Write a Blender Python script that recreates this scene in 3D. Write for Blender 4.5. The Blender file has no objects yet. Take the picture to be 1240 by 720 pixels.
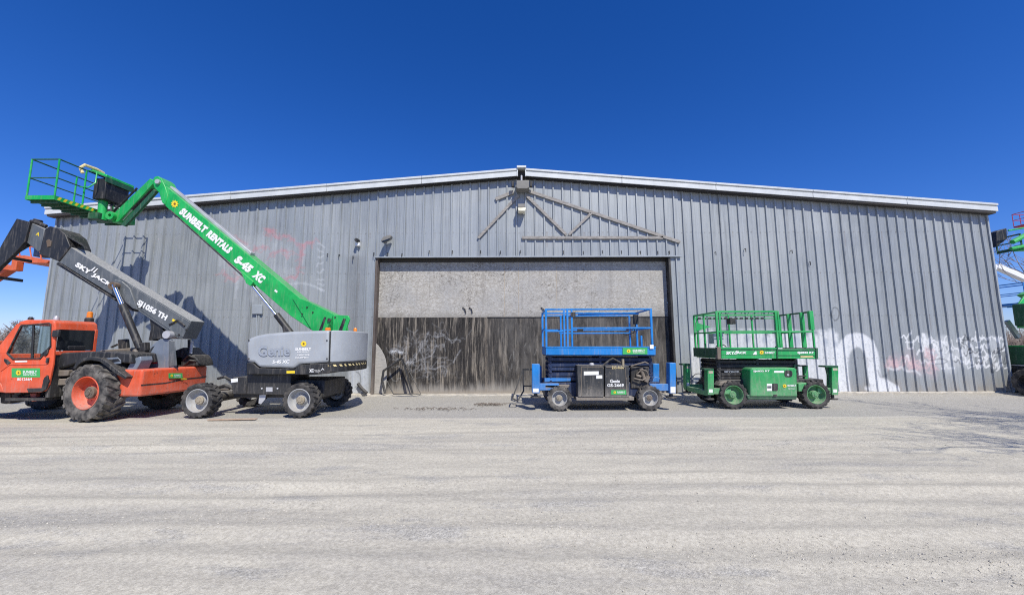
import bpy, bmesh, math, random
import numpy as np
from mathutils import Vector, Matrix, noise as mnoise

random.seed(7)
rng = np.random.default_rng(7)
S = bpy.context.scene
C = S.collection
R = math.radians

# ------------------------------------------------------------------ camera model (used to measure the photo)
F = 485.0
EYE = Vector((0, 0, 1.7))
TH = math.atan(59 / F)
RHO = 0.0033
cT, sT = math.cos(TH), math.sin(TH)
FWD = Vector((0, cT, sT)); R0 = Vector((1, 0, 0)); U0 = Vector((0, -sT, cT))
RGT = R0 * math.cos(RHO) - U0 * math.sin(RHO)
UPV = U0 * math.cos(RHO) + R0 * math.sin(RHO)

cam_d = bpy.data.cameras.new('camera'); cam = bpy.data.objects.new('camera', cam_d); C.objects.link(cam)
cam_d.sensor_width = 36; cam_d.lens = 36 * F / 1240
cam_d.clip_start = 0.05; cam_d.clip_end = 5000
M = Matrix.Identity(4)
for i in range(3):
    M[i][0] = RGT[i]; M[i][1] = UPV[i]; M[i][2] = -FWD[i]; M[i][3] = EYE[i]
cam.matrix_world = M
S.camera = cam


class Pl:
    """A vertical plane in the yard: Y = y0 + m (X - x0); pt() turns a measured photo position into a point on it."""
    def __init__(s, y0, m=0.0, x0=0.0):
        s.y0, s.m, s.x0 = y0, m, x0
        k = 1 / math.sqrt(1 + m * m)
        s.n = Vector((-m * k, k, 0)); s.ex = Vector((k, m * k, 0))

    def pt(s, px, py):
        d = RGT * ((px - 620) / F) + UPV * ((360 - py) / F) + FWD
        t = (s.y0 - s.m * s.x0 - EYE.y + s.m * EYE.x) / (d.y - s.m * d.x)
        return EYE + d * t

    def off(s, dy):
        return Pl(s.y0 + dy * math.sqrt(1 + s.m * s.m), s.m, s.x0)


def at(px, py, Y):
    return Pl(Y).pt(px, py)


# ------------------------------------------------------------------ mesh builder
class MB:
    def __init__(s):
        s.v = []; s.f = []

    def add(s, vs, fs):
        b = len(s.v); s.v += [tuple(q) for q in vs]; s.f += [tuple(b + i for i in f) for f in fs]; return s

    def prism3(s, pts, ext):
        n = len(pts); e = Vector(ext)
        vs = [Vector(p) for p in pts] + [Vector(p) + e for p in pts]
        fs = [tuple(range(n)), tuple(range(2 * n - 1, n - 1, -1))] + [(i, (i + 1) % n, n + (i + 1) % n, n + i) for i in range(n)]
        return s.add(vs, fs)

    def prism(s, pxs, pl, th):
        if not isinstance(pl, Pl): pl = Pl(pl)
        return s.prism3([pl.pt(*p) for p in pxs], pl.n * th)

    def box(s, x0, x1, y0, y1, z0, z1):
        return s.prism3([(x0, y0, z0), (x1, y0, z0), (x1, y0, z1), (x0, y0, z1)], (0, y1 - y0, 0))

    def plan(s, xy, z0, z1):
        return s.prism3([(x, y, z0) for x, y in xy], (0, 0, z1 - z0))

    def sheet(s, pxs, pl):
        if not isinstance(pl, Pl): pl = Pl(pl)
        return s.add([pl.pt(*p) for p in pxs], [tuple(range(len(pxs)))])

    def tube(s, pts, r, n=8, closed=False, ph=0.0):
        pts = [Vector(p) for p in pts]
        rs = r if isinstance(r, (list, tuple)) else [r] * len(pts)
        N = len(pts); ring = []; ref = None
        for i, p in enumerate(pts):
            if closed:
                a = (p - pts[i - 1]).normalized(); b = (pts[(i + 1) % N] - p).normalized()
            else:
                a = (p - pts[i - 1]).normalized() if i else None
                b = (pts[i + 1] - p).normalized() if i < N - 1 else None
                a = a or b; b = b or a
            t = (a + b)
            t = t.normalized() if t.length > 1e-6 else a
            if ref is None:
                ref = Vector((0, 0, 1)) if abs(t.z) < 0.9 else Vector((0, 1, 0))
            u = (ref - t * ref.dot(t))
            if u.length < 1e-4: u = t.orthogonal()
            u.normalize(); w = t.cross(u); ref = u
            k = 1 / max(0.5, t.dot(b))
            ring.append([p + (u * math.cos(ph + 2 * math.pi * j / n) + w * math.sin(ph + 2 * math.pi * j / n)) * rs[i] * (k if n == 4 else 1) for j in range(n)])
        vs = [q for g in ring for q in g]; fs = []
        for i in range(N if closed else N - 1):
            o, q = i * n, ((i + 1) % N) * n
            fs += [(o + j, o + (j + 1) % n, q + (j + 1) % n, q + j) for j in range(n)]
        if not closed:
            fs += [tuple(range(n - 1, -1, -1)), tuple(range((N - 1) * n, N * n))]
        return s.add(vs, fs)

    def sq(s, pts, w, closed=False):
        return s.tube(pts, w * 0.7071, 4, closed, math.pi / 4)

    def cyl(s, a, b, r, n=16, r2=None):
        return s.tube([a, b], [r, r if r2 is None else r2], n)

    def lathe(s, prof, c, n=32, axis='Y', closed=False, caps=True):
        vs = []; c = Vector(c)
        for (r, y) in prof:
            for j in range(n):
                a = 2 * math.pi * j / n
                vs.append(c + (Vector((r * math.cos(a), y, r * math.sin(a))) if axis == 'Y' else Vector((r * math.cos(a), r * math.sin(a), y))))
        K = len(prof); fs = []
        for i in range(K if closed else K - 1):
            o, q = i * n, ((i + 1) % K) * n
            fs += [(o + j, o + (j + 1) % n, q + (j + 1) % n, q + j) for j in range(n)]
        if not closed and caps:
            if prof[0][0] > 1e-6: fs.append(tuple(range(n)))
            if prof[-1][0] > 1e-6: fs.append(tuple(range((K - 1) * n, K * n)))
        return s.add(vs, fs)

    def mesh(s, name, sharp=32, recalc=True, shift=None):
        vs = s.v if shift is None else [(x - shift[0], y - shift[1], z - shift[2]) for x, y, z in s.v]
        me = bpy.data.meshes.new(name); me.from_pydata(vs, [], s.f)
        if recalc:
            bm = bmesh.new(); bm.from_mesh(me)
            bmesh.ops.remove_doubles(bm, verts=bm.verts, dist=1e-5)
            bmesh.ops.recalc_face_normals(bm, faces=bm.faces)
            bm.to_mesh(me); bm.free()
        me.polygons.foreach_set('use_smooth', [True] * len(me.polygons))
        if sharp is not None: me.set_sharp_from_angle(angle=R(sharp))
        me.update()
        return me


ORG = {}


def tag(o, label=None, cat=None, group=None, kind=None):
    if label: o['label'] = label
    if cat: o['category'] = cat
    if group: o['group'] = group
    if kind: o['kind'] = kind
    return o


def thing(name, label, cat, loc, group=None):
    o = bpy.data.objects.new(name, None); C.objects.link(o); o.location = loc; o.empty_display_size = 0.3
    ORG[o.name] = Vector(loc)
    return tag(o, label, cat, group)


def place(name, me, org, parent):
    o = bpy.data.objects.new(name, me); C.objects.link(o)
    p = ORG[parent.name] if parent is not None else Vector((0, 0, 0))
    o.parent = parent; o.location = Vector(org) - p; ORG[o.name] = Vector(org)
    return o


def part(name, mb, mat, parent=None, bevel=0.0, seg=2, sharp=32, label=None, recalc=True):
    V = np.array(mb.v); lo, hi = V.min(0), V.max(0)
    org = Vector(((lo[0] + hi[0]) / 2, (lo[1] + hi[1]) / 2, lo[2])) if parent is None else Vector((lo + hi) / 2)
    me = mb.mesh(name, sharp, recalc, org); me.materials.append(mat)
    o = place(name, me, org, parent)
    if bevel:
        m = o.modifiers.new('edge', 'BEVEL'); m.width = bevel; m.segments = seg; m.limit_method = 'ANGLE'; m.angle_limit = R(38)
        m.harden_normals = False
    if label: o['label'] = label
    return o


# ------------------------------------------------------------------ materials
class NT:
    def __init__(s, name):
        s.m = bpy.data.materials.new(name); s.m.use_nodes = True; s.t = s.m.node_tree; s.t.nodes.clear()
        s.out = s.n('ShaderNodeOutputMaterial'); s.b = s.n('ShaderNodeBsdfPrincipled'); s.l(s.b.outputs[0], s.out.inputs[0])

    def n(s, typ, **k):
        x = s.t.nodes.new(typ)
        for a, b in k.items(): setattr(x, a, b)
        return x

    def l(s, a, b): s.t.links.new(a, b)

    def setv(s, sock, v):
        if hasattr(v, 'is_linked') or isinstance(v, bpy.types.NodeSocket): s.l(v, sock)
        else: sock.default_value = v

    def pos(s, scale=(1, 1, 1)):
        g = s.n('ShaderNodeNewGeometry'); m = s.n('ShaderNodeMapping'); m.inputs['Scale'].default_value = scale
        s.l(g.outputs['Position'], m.inputs['Vector']); return m.outputs[0]

    def noise(s, vec, scale, detail=4, rough=0.55, dist=0.0):
        x = s.n('ShaderNodeTexNoise'); x.inputs['Scale'].default_value = scale; x.inputs['Detail'].default_value = detail
        x.inputs['Roughness'].default_value = rough; x.inputs['Distortion'].default_value = dist
        s.l(vec, x.inputs['Vector']); return x.outputs['Fac']

    def ramp(s, fac, a, b, lo=0.0, hi=1.0):
        x = s.n('ShaderNodeMapRange'); x.interpolation_type = 'SMOOTHSTEP'
        x.inputs['From Min'].default_value = a; x.inputs['From Max'].default_value = b
        x.inputs['To Min'].default_value = lo; x.inputs['To Max'].default_value = hi
        s.l(fac, x.inputs['Value']); return x.outputs[0]

    def math(s, op, a, b=None, clamp=False):
        x = s.n('ShaderNodeMath', operation=op); x.use_clamp = clamp
        s.setv(x.inputs[0], a)
        if b is not None: s.setv(x.inputs[1], b)
        return x.outputs[0]

    def mix(s, fac, a, b, mode='MIX'):
        x = s.n('ShaderNodeMix', data_type='RGBA', blend_type=mode)
        s.setv(x.inputs[0], fac)
        for i, v in ((6, a), (7, b)):
            if isinstance(v, tuple): v = (*v[:3], 1)
            s.setv(x.inputs[i], v)
        return x.outputs[2]

    def sep(s, vec):
        x = s.n('ShaderNodeSeparateXYZ'); s.l(vec, x.inputs[0]); return x.outputs

    def bump(s, h, strength=0.3, dist=0.01):
        x = s.n('ShaderNodeBump'); x.inputs['Strength'].default_value = strength; x.inputs['Distance'].default_value = dist
        s.l(h, x.inputs['Height']); s.l(x.outputs[0], s.b.inputs['Normal'])

    def fin(s, col, rough=0.5, metal=0.0, spec=0.5):
        s.setv(s.b.inputs['Base Color'], (*col, 1) if isinstance(col, tuple) else col)
        s.setv(s.b.inputs['Roughness'], rough); s.setv(s.b.inputs['Metallic'], metal)
        s.b.inputs['Specular IOR Level'].default_value = spec
        return s.m


DUST = (0.33, 0.30, 0.26)


def paint(name, col, rough=0.42, dust=0.35, up=0.35, chips=0.0, fade=0.10, chipcol=(0.06, 0.04, 0.03), metal=0.0, low=1.1, dcol=DUST):
    """Work-worn machine paint: faded patches, dust and painted-in sun on upward faces, dust near the ground, streaks and chips."""
    t = NT(name); p = t.pos()
    n1 = t.noise(p, 2.3, 5, 0.6); n2 = t.noise(t.pos((9, 9, 1.2)), 2.0, 4); n3 = t.noise(p, 22, 5, 0.65)
    c = t.mix(t.ramp(n1, 0.3, 0.7), tuple(x * (1 - fade) for x in col), tuple(min(1, x * (1 + fade) + 0.012) for x in col))
    g = t.n('ShaderNodeNewGeometry'); nz = t.sep(g.outputs['Normal'])[2]; z = t.sep(g.outputs['Position'])[2]
    upf = t.math('MULTIPLY', t.ramp(nz, 0.35, 0.95), up)
    lowf = t.math('MULTIPLY', t.ramp(z, low, 0.15), dust)
    st = t.math('MULTIPLY', t.ramp(n2, 0.48, 0.75), 0.26 * (dust > 0))
    d = t.math('ADD', t.math('ADD', upf, lowf), st)
    d = t.math('MULTIPLY', d, t.ramp(n3, 0.25, 0.7, 0.45, 1.25), True)
    c = t.mix(d, c, dcol)
    if chips:
        ch = t.math('MULTIPLY', t.ramp(t.noise(p, 9, 8, 0.72), 0.60, 0.66), chips, True)
        c = t.mix(ch, c, chipcol)
    scr = t.n('ShaderNodeMapping'); scr.inputs['Scale'].default_value = (34, 34, 3.0); scr.inputs['Rotation'].default_value = (0.5, 0.4, 0.3); t.l(p, scr.inputs[0])
    sc_ = t.math('MULTIPLY', t.ramp(t.noise(scr.outputs[0], 1.0, 4, 0.6), 0.63, 0.70), t.ramp(n1, 0.4, 0.6, 0.05, 0.5))
    c = t.mix(sc_, c, tuple(min(.7, x * .6 + .16) for x in col))
    r = t.math('ADD', t.math('MULTIPLY', d, 0.45), t.ramp(n1, 0.2, 0.8, rough - 0.06, rough + 0.1), True)
    t.bump(n3, 0.06, 0.004)
    return t.fin(c, r, metal)


def flat(name, col, rough=0.6, metal=0.0, var=0.15, scale=14, spec=0.5):
    t = NT(name); n = t.noise(t.pos(), scale, 5, 0.6)
    c = t.mix(t.ramp(n, 0.3, 0.7), tuple(x * (1 - var) for x in col), tuple(min(1, x * (1 + var)) for x in col))
    return t.fin(c, rough, metal, spec)


m_green = paint('green_paint', (0.008, 0.38, 0.075), 0.36, 0.22, 0.28, fade=0.15, chips=0.5)
m_green2 = paint('green_lift_paint', (0.014, 0.33, 0.085), 0.42, 0.40, 0.32, chips=0.3, fade=0.12)
m_dgreen_shade = paint('dark_and_shaded_green_paint', (0.008, 0.085, 0.035), 0.5, 0.15, 0.2)  # dark green parts, and green faces with their shade painted in
m_orange = paint('orange_paint', (0.70, 0.092, 0.028), 0.45, 0.38, 0.24, chips=0.6, fade=0.15)
m_orange_far = paint('far_orange_paint', (0.60, 0.11, 0.03), 0.5, 0.2, 0.2)
m_blue = paint('blue_paint', (0.004, 0.19, 0.55), 0.40, 0.35, 0.28, chips=0.3, fade=0.12)
m_navy_shade = paint('navy_and_shaded_blue_paint', (0.0015, 0.016, 0.065), 0.5, 0.06, 0.1, chips=0.3)  # blue darkened: shade of the folded scissor stack is put into the paint
m_grey = paint('cover_grey_paint', (0.345, 0.37, 0.395), 0.40, 0.12, 0.25, fade=0.05)
m_boom = paint('boom_grey_paint', (0.095, 0.106, 0.113), 0.40, 0.03, 0.9, chips=0.15, fade=0.12, chipcol=(0.25, 0.24, 0.22), dcol=(0.36, 0.355, 0.34))  # pale tops: dust plus sun and sky sheen put into the colour
m_tower = paint('tower_grey_paint', (0.16, 0.19, 0.235), 0.42, 0.25, 0.4)
m_black = paint('black_steel', (0.012, 0.0125, 0.014), 0.5, 0.10, 0.16)
m_tray = paint('engine_tray_black', (0.026, 0.028, 0.031), 0.55, 0.75, 0.5, chips=0.75, chipcol=(0.20, 0.16, 0.11), low=0.75)
m_dark = paint('dark_machinery', (0.014, 0.013, 0.013), 0.6, 0.16, 0.22, chips=0.4, chipcol=(0.08, 0.06, 0.04))
m_mud = paint('muddy_steel', (0.16, 0.13, 0.10), 0.75, 0.5, 0.4)
m_chrome = flat('chrome_rod', (0.72, 0.72, 0.74), 0.16, 1.0, 0.05)
m_alu = paint('dull_aluminium', (0.50, 0.50, 0.51), 0.45, 0.0, 0.25, metal=0.3)
m_rim = paint('grey_rim_paint', (0.40, 0.42, 0.44), 0.5, 0.5, 0.2)
m_rimg = paint('green_rim_paint', (0.012, 0.26, 0.06), 0.45, 0.4, 0.2)
m_hub = paint('dusty_hub', (0.30, 0.25, 0.17), 0.75, 0.4, 0.3, chips=0.6, chipcol=(0.12, 0.08, 0.05))
m_hubd = paint('rusty_hub', (0.11, 0.075, 0.05), 0.75, 0.3, 0.3)
m_white = flat('white_decal', (0.80, 0.80, 0.78), 0.5, 0, 0.06, 30)
m_lettergrey = flat('moulded_lettering_grey', (0.30, 0.33, 0.375), 0.45, 0, 0.05)
m_yellow = flat('yellow_decal', (0.85, 0.62, 0.03), 0.5, 0, 0.06)
m_brown = flat('brown_decal', (0.20, 0.10, 0.01), 0.5)
m_sticker = flat('green_sticker', (0.05, 0.40, 0.10), 0.45, 0, 0.06)
m_red = paint('red_paint', (0.45, 0.02, 0.03), 0.5, 0.2, 0.2)
m_amber = flat('amber_lens', (0.75, 0.22, 0.02), 0.25, 0, 0.1)
m_cream = flat('cream_foam', (0.68, 0.56, 0.28), 0.7, 0, 0.15)
m_wiretan = flat('cracked_tan_board', (0.42, 0.36, 0.28), 0.8, 0, 0.3, 6)


def tyre_mat(name, dusty):
    t = NT(name); p = t.pos(); n = t.noise(p, 5, 5, 0.6); n2 = t.noise(p, 40, 4, 0.6)
    c = t.mix(t.math('MULTIPLY', t.ramp(n, 0.3, 0.7), dusty, True), (0.028, 0.028, 0.030), (0.23, 0.21, 0.185))
    c = t.mix(t.ramp(n2, 0.4, 0.7, 0, 0.35), c, (0.03, 0.03, 0.03))
    t.bump(n2, 0.2, 0.005)
    return t.fin(c, 0.85, 0, 0.3)


m_tyre = tyre_mat('tyre_rubber', 0.45)
m_tyred = tyre_mat('dusty_tyre_rubber', 1.0)


def glass_mat():
    t = NT('cab_glass')
    t.b.inputs['Base Color'].default_value = (0.75, 0.85, 0.88, 1); t.b.inputs['Roughness'].default_value = 0.03
    t.b.inputs['Transmission Weight'].default_value = 1.0; t.b.inputs['IOR'].default_value = 1.15
    return t.m


m_glass = glass_mat()
m_dglass = flat('tinted_glass', (0.012, 0.015, 0.018), 0.06, 0, 0.1)


def wall_mat():
    t = NT('galvanised_ribbed_steel')
    g = t.n('ShaderNodeNewGeometry'); X, Y, Z = t.sep(g.outputs['Position'])
    sheet = t.math('FLOOR', t.math('DIVIDE', t.math('ADD', X, 40), 1.02))
    wn = t.n('ShaderNodeTexWhiteNoise', noise_dimensions='1D'); t.l(sheet, wn.inputs['W'])
    base = t.mix(wn.outputs['Value'], (0.255, 0.275, 0.286), (0.335, 0.357, 0.368))
    cloud = t.noise(t.pos((0.35, 1, 0.35)), 1.0, 5, 0.6)
    base = t.mix(t.ramp(cloud, 0.35, 0.7, 0, 0.5), base, (0.39, 0.41, 0.42))
    streak = t.noise(t.pos((11, 1, 0.22)), 1.0, 5, 0.6)
    base = t.mix(t.ramp(streak, 0.45, 0.75, 0, 0.5), base, (0.145, 0.158, 0.168))
    fine = t.noise(t.pos((60, 1, 1.3)), 1.0, 3, 0.6)
    base = t.mix(t.ramp(fine, 0.4, 0.72, 0, 0.42), base, (0.45, 0.478, 0.50))
    drip = t.noise(t.pos((5.5, 1, 0.10)), 1.0, 3, 0.5)
    base = t.mix(t.math('MULTIPLY', t.ramp(drip, 0.58, 0.74), t.ramp(t.noise(t.pos(), 3, 4), 0.3, 0.7, 0.15, 0.6)), base, (0.15, 0.155, 0.16))
    low = t.math('MULTIPLY', t.ramp(Z, 0.8, 0.0), t.ramp(t.noise(t.pos((3, 1, 1)), 2, 4), 0.3, 0.7, 0.15, 0.8))
    base = t.mix(low, base, (0.33, 0.29, 0.24))
    a = t.n('ShaderNodeAttribute', attribute_name='paint')
    br = t.noise(t.pos((14, 1, 9)), 1.0, 5, 0.7)
    cov = t.math('MULTIPLY', a.outputs['Alpha'], t.ramp(br, 0.25, 0.55, 0.45, 1.0), True)
    col = t.mix(cov, base, a.outputs['Color'])
    spg = t.noise(t.pos((25, 25, 25)), 1.0, 3)
    t.bump(spg, 0.04, 0.004)
    return t.fin(col, t.ramp(cloud, 0.3, 0.7, 0.42, 0.6), t.math('MULTIPLY', t.math('SUBTRACT', 1.0, cov), 0.22), 0.45)


def osb_mat():
    t = NT('weathered_osb'); p = t.pos((1, 1, 1))
    v = t.n('ShaderNodeTexVoronoi', feature='F1'); v.inputs['Scale'].default_value = 16
    w = t.n('ShaderNodeMapping'); w.inputs['Scale'].default_value = (1, 1, 1.9); w.inputs['Rotation'].default_value = (0, 0.6, 0)
    t.l(p, w.inputs[0]); t.l(w.outputs[0], v.inputs['Vector'])
    chip = t.sep(v.outputs['Color'])[0]
    c = t.mix(chip, (0.34, 0.315, 0.275), (0.52, 0.50, 0.46))
    c = t.mix(t.ramp(t.noise(p, 1.1, 5, 0.6), 0.35, 0.7, 0, 0.65), c, (0.36, 0.355, 0.345))
    c = t.mix(t.ramp(t.noise(p, 38, 4, 0.7), 0.53, 0.66, 0, 0.75), c, (0.16, 0.135, 0.11))
    z = t.sep(t.n('ShaderNodeNewGeometry').outputs['Position'])[2]
    c = t.mix(t.math('MULTIPLY', t.ramp(t.noise(t.pos((9, 1, 0.5)), 1, 4), 0.5, 0.75), 0.35), c, (0.20, 0.18, 0.16))
    c = t.mix(t.ramp(t.math('ADD', z, t.math('MULTIPLY', t.noise(t.pos((2.2, 1, 1)), 1, 5, .7), .5)), 3.25, 2.95, 0, .5), c, (0.20, 0.185, 0.16))
    ck = t.noise(t.pos((1.6, 1, 1.6)), 2.2, 6, .6, 1.2)
    c = t.mix(t.math('MULTIPLY', t.ramp(t.math('ABSOLUTE', t.math('SUBTRACT', ck, .5)), .018, .004), t.ramp(t.noise(t.pos((.5, 1, .7)), 1, 3), .45, .6)), c, (0.13, 0.115, 0.10))
    t.bump(chip, 0.35, 0.006)
    return t.fin(c, 0.85, 0, 0.2)


def black_door_mat():
    t = NT('stained_door_boards')
    g = t.n('ShaderNodeNewGeometry'); X, Y, Z = t.sep(g.outputs['Position'])
    st = t.noise(t.pos((10, 1, 0.75)), 1.0, 7, 0.7)
    st2 = t.noise(t.pos((30, 1, 1.8)), 1.0, 6, 0.72)
    c = t.mix(t.ramp(st2, 0.35, 0.7), (0.014, 0.013, 0.013), (0.06, 0.054, 0.05))
    tan = t.math('MULTIPLY', t.ramp(st, 0.47, 0.62), t.ramp(st2, 0.38, 0.58, 0.1, 1.0), True)
    c = t.mix(t.math('MULTIPLY', tan, t.ramp(X, -2.0, 1.5, 1.0, 0.6)), c, (0.27, 0.235, 0.19))
    gr = t.math('MULTIPLY', t.ramp(X, -1.5, 0.5), t.ramp(t.noise(t.pos((2.8, 1, 1.3)), 1.0, 5, .65), 0.35, 0.7, 0.1, 0.6))
    c = t.mix(gr, c, (0.17, 0.16, 0.148))
    sp = t.ramp(t.noise(t.pos((45, 1, 30)), 1.0, 4, 0.7), 0.6, 0.7, 0, 0.6)
    c = t.mix(sp, c, (0.30, 0.27, 0.23))
    zz = t.math('ADD', Z, t.math('MULTIPLY', t.math('ADD', st2, t.noise(t.pos((4, 1, .6)), 1.0, 5, .7)), 0.75))
    c = t.mix(t.ramp(zz, 1.25, 0.80, 0, 0.8), c, (0.33, 0.31, 0.28))
    c = t.mix(t.ramp(Z, 0.22, 0.06, 0, 0.5), c, (0.30, 0.25, 0.19))
    a = t.n('ShaderNodeAttribute', attribute_name='paint')
    br = t.noise(t.pos((30, 1, 22)), 1.0, 4, 0.7)
    cov = t.math('MULTIPLY', a.outputs['Alpha'], t.ramp(br, 0.35, 0.62, 0.1, 1.0), True)
    c = t.mix(cov, c, a.outputs['Color'])
    t.bump(st2, 0.3, 0.006)
    return t.fin(c, 0.8, 0, 0.25)


def wood_mat(name, a, b):
    t = NT(name); n = t.noise(t.pos((3, 20, 20)), 1.5, 5, 0.65); n2 = t.noise(t.pos(), 9, 4)
    c = t.mix(t.ramp(n, 0.3, 0.7), a, b)
    c = t.mix(t.ramp(n2, 0.5, 0.75, 0, 0.4), c, tuple(x * 0.5 for x in a))
    t.bump(n, 0.3, 0.004)
    return t.fin(c, 0.85, 0, 0.2)


m_wall = wall_mat(); m_osb = osb_mat(); m_door = black_door_mat()
m_wood = wood_mat('grey_weathered_timber', (0.22, 0.205, 0.19), (0.40, 0.375, 0.345))
m_plank = wood_mat('faded_orange_plank', (0.42, 0.30, 0.21), (0.52, 0.40, 0.30))
m_board = wood_mat('pale_grey_board', (0.33, 0.315, 0.29), (0.46, 0.44, 0.41))
m_fascia = paint('pale_gutter_steel', (0.58, 0.60, 0.60), 0.4, 0.0, 0.1, chips=0.15, chipcol=(0.30, 0.27, 0.22), fade=0.06)
m_flash = paint('grey_flashing', (0.30, 0.33, 0.36), 0.5, 0.1, 0.1)
m_soffit = flat('dark_soffit', (0.05, 0.045, 0.042), 0.7)
m_rust = paint('rusty_frame_steel', (0.10, 0.078, 0.068), 0.75, 0.3, 0.2, chips=0.6, chipcol=(0.28, 0.26, 0.24))
m_lampgrey = paint('lamp_housing_grey', (0.20, 0.19, 0.17), 0.5, 0, 0.25)
m_lens = flat('lamp_lens', (0.85, 0.80, 0.62), 0.3, 0, 0.1)
m_conc = flat('weathered_concrete', (0.50, 0.46, 0.39), 0.9, 0, 0.22, 5)
m_bark = flat('grey_bark', (0.25, 0.20, 0.175), 0.9, 0, 0.25, 8)


def ground_mat():
    t = NT('dusty_gravel'); P = t.pos()
    g = t.n('ShaderNodeNewGeometry'); X, Y, Z = t.sep(g.outputs['Position'])
    warp = t.math('MULTIPLY', t.math('SUBTRACT', t.noise(t.pos((0.22, 0.35, 1)), 1, 4), 0.5), 1.3)
    # long tyre-worn bands running along the yard
    band = t.noise(t.pos((0.16, 0.95, 1)), 1.0, 6, 0.68, 0.5)
    band2 = t.noise(t.pos((0.55, 4.2, 1)), 1.0, 6, 0.68, 0.6)
    c = t.mix(t.ramp(band, 0.44, 0.72), (0.605, 0.56, 0.455), (0.445, 0.415, 0.355))
    c = t.mix(t.ramp(band2, 0.45, 0.72, 0, 0.5), c, (0.44, 0.405, 0.335))
    c = t.mix(t.ramp(t.noise(t.pos((0.5, 1.6, 1)), 1, 5, 0.6), 0.48, 0.72, 0, 0.6), c, (0.63, 0.585, 0.475))
    # coarse gravel where the bands are loose
    v = t.n('ShaderNodeTexVoronoi', feature='F1'); v.inputs['Scale'].default_value = 42; t.l(P, v.inputs['Vector'])
    v2 = t.n('ShaderNodeTexVoronoi', feature='F1'); v2.inputs['Scale'].default_value = 120; t.l(P, v2.inputs['Vector'])
    peb = t.sep(v.outputs['Color'])[0]; peb2 = t.sep(v2.outputs['Color'])[0]
    loose = t.math('MAXIMUM', t.ramp(band, 0.52, 0.72), t.ramp(t.noise(t.pos((0.35, 1.0, 1)), 1.7, 5, 0.65), 0.52, 0.68))
    apr = t.ramp(t.math('ADD', Y, t.math('MULTIPLY', warp, 0.35)), 9.86, 10.05)
    loose = t.math('MAXIMUM', loose, t.math('MULTIPLY', apr, 0.8))
    c = t.mix(t.math('MULTIPLY', apr, 0.62), c, (0.375, 0.355, 0.32))
    lip = t.math('MULTIPLY', t.ramp(t.math('ADD', Y, t.math('MULTIPLY', warp, 0.35)), 9.68, 9.86), t.math('SUBTRACT', 1.0, apr))
    c = t.mix(t.math('MULTIPLY', lip, 0.6), c, (0.62, 0.58, 0.51))
    base_edge = t.math('MULTIPLY', t.ramp(Y, 12.9, 14.1), t.ramp(t.noise(t.pos((1.3, 2, 1)), 1.5, 5), 0.35, 0.65))
    c = t.mix(t.math('MULTIPLY', base_edge, 0.75), c, (0.50, 0.45, 0.34))
    pc = t.mix(peb, (0.17, 0.165, 0.15), (0.70, 0.66, 0.56))
    c = t.mix(t.math('MULTIPLY', loose, t.ramp(v.outputs['Distance'], 0.5, 0.25, 0.0, 0.75)), c, pc)
    pc2 = t.mix(peb2, (0.20, 0.195, 0.19), (0.54, 0.525, 0.49))
    c = t.mix(t.ramp(loose, 0, 1, 0.2, 0.6), c, pc2)
    gn = t.noise(P, 26, 7, 0.78)
    c = t.mix(1.0, c, t.mix(t.ramp(gn, 0.33, 0.67), (0.76, 0.755, 0.745), (1.12, 1.12, 1.11)), 'MULTIPLY')
    spk = t.ramp(t.noise(P, 75, 3, 0.7), 0.60, 0.70, 0, 0.45)
    c = t.mix(spk, c, (0.19, 0.185, 0.18))
    h = t.math('ADD', t.math('MULTIPLY', t.math('SUBTRACT', 0.6, v.outputs['Distance']), t.math('MULTIPLY', loose, 1.0)),
               t.math('MULTIPLY', t.math('SUBTRACT', 0.6, v2.outputs['Distance']), 0.45))
    h = t.math('ADD', h, t.math('MULTIPLY', t.noise(P, 9, 6, 0.65), 0.9))
    h = t.math('ADD', h, t.math('MULTIPLY', band2, 0.35))
    h = t.math('ADD', h, t.math('MULTIPLY', gn, 0.6))
    t.bump(h, 0.42, 0.02)
    return t.fin(c, 0.95, 0, 0.15)


m_ground = ground_mat()


def stone_mat():
    t = NT('loose_stone'); oi = t.noise(t.pos(), 19, 2)
    c = t.mix(t.ramp(oi, 0.35, 0.65), (0.30, 0.285, 0.25), (0.58, 0.54, 0.46))
    return t.fin(c, 0.9, 0, 0.2)


m_stone = stone_mat()

# ------------------------------------------------------------------ lettering
_dg = None


def text_geo(body, bold=0.0, shear=0.0, spacing=1.0):
    cu = bpy.data.curves.new('lettering', 'FONT'); cu.body = body; cu.offset = bold; cu.shear = shear
    cu.space_character = spacing; cu.resolution_u = 3
    o = bpy.data.objects.new('lettering', cu); C.objects.link(o)
    dg = bpy.context.evaluated_depsgraph_get(); dg.update()
    me = bpy.data.meshes.new_from_object(o.evaluated_get(dg))
    V = [(v.co.x, v.co.y) for v in me.vertices]; Fc = [tuple(p.vertices) for p in me.polygons]
    bpy.data.objects.remove(o); bpy.data.curves.remove(cu); bpy.data.meshes.remove(me)
    A = np.array(V); lo, hi = A.min(0), A.max(0)
    return [((x - lo[0]) / (hi[0] - lo[0]), (y - lo[1]) / (hi[1] - lo[1])) for x, y in V], Fc


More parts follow.
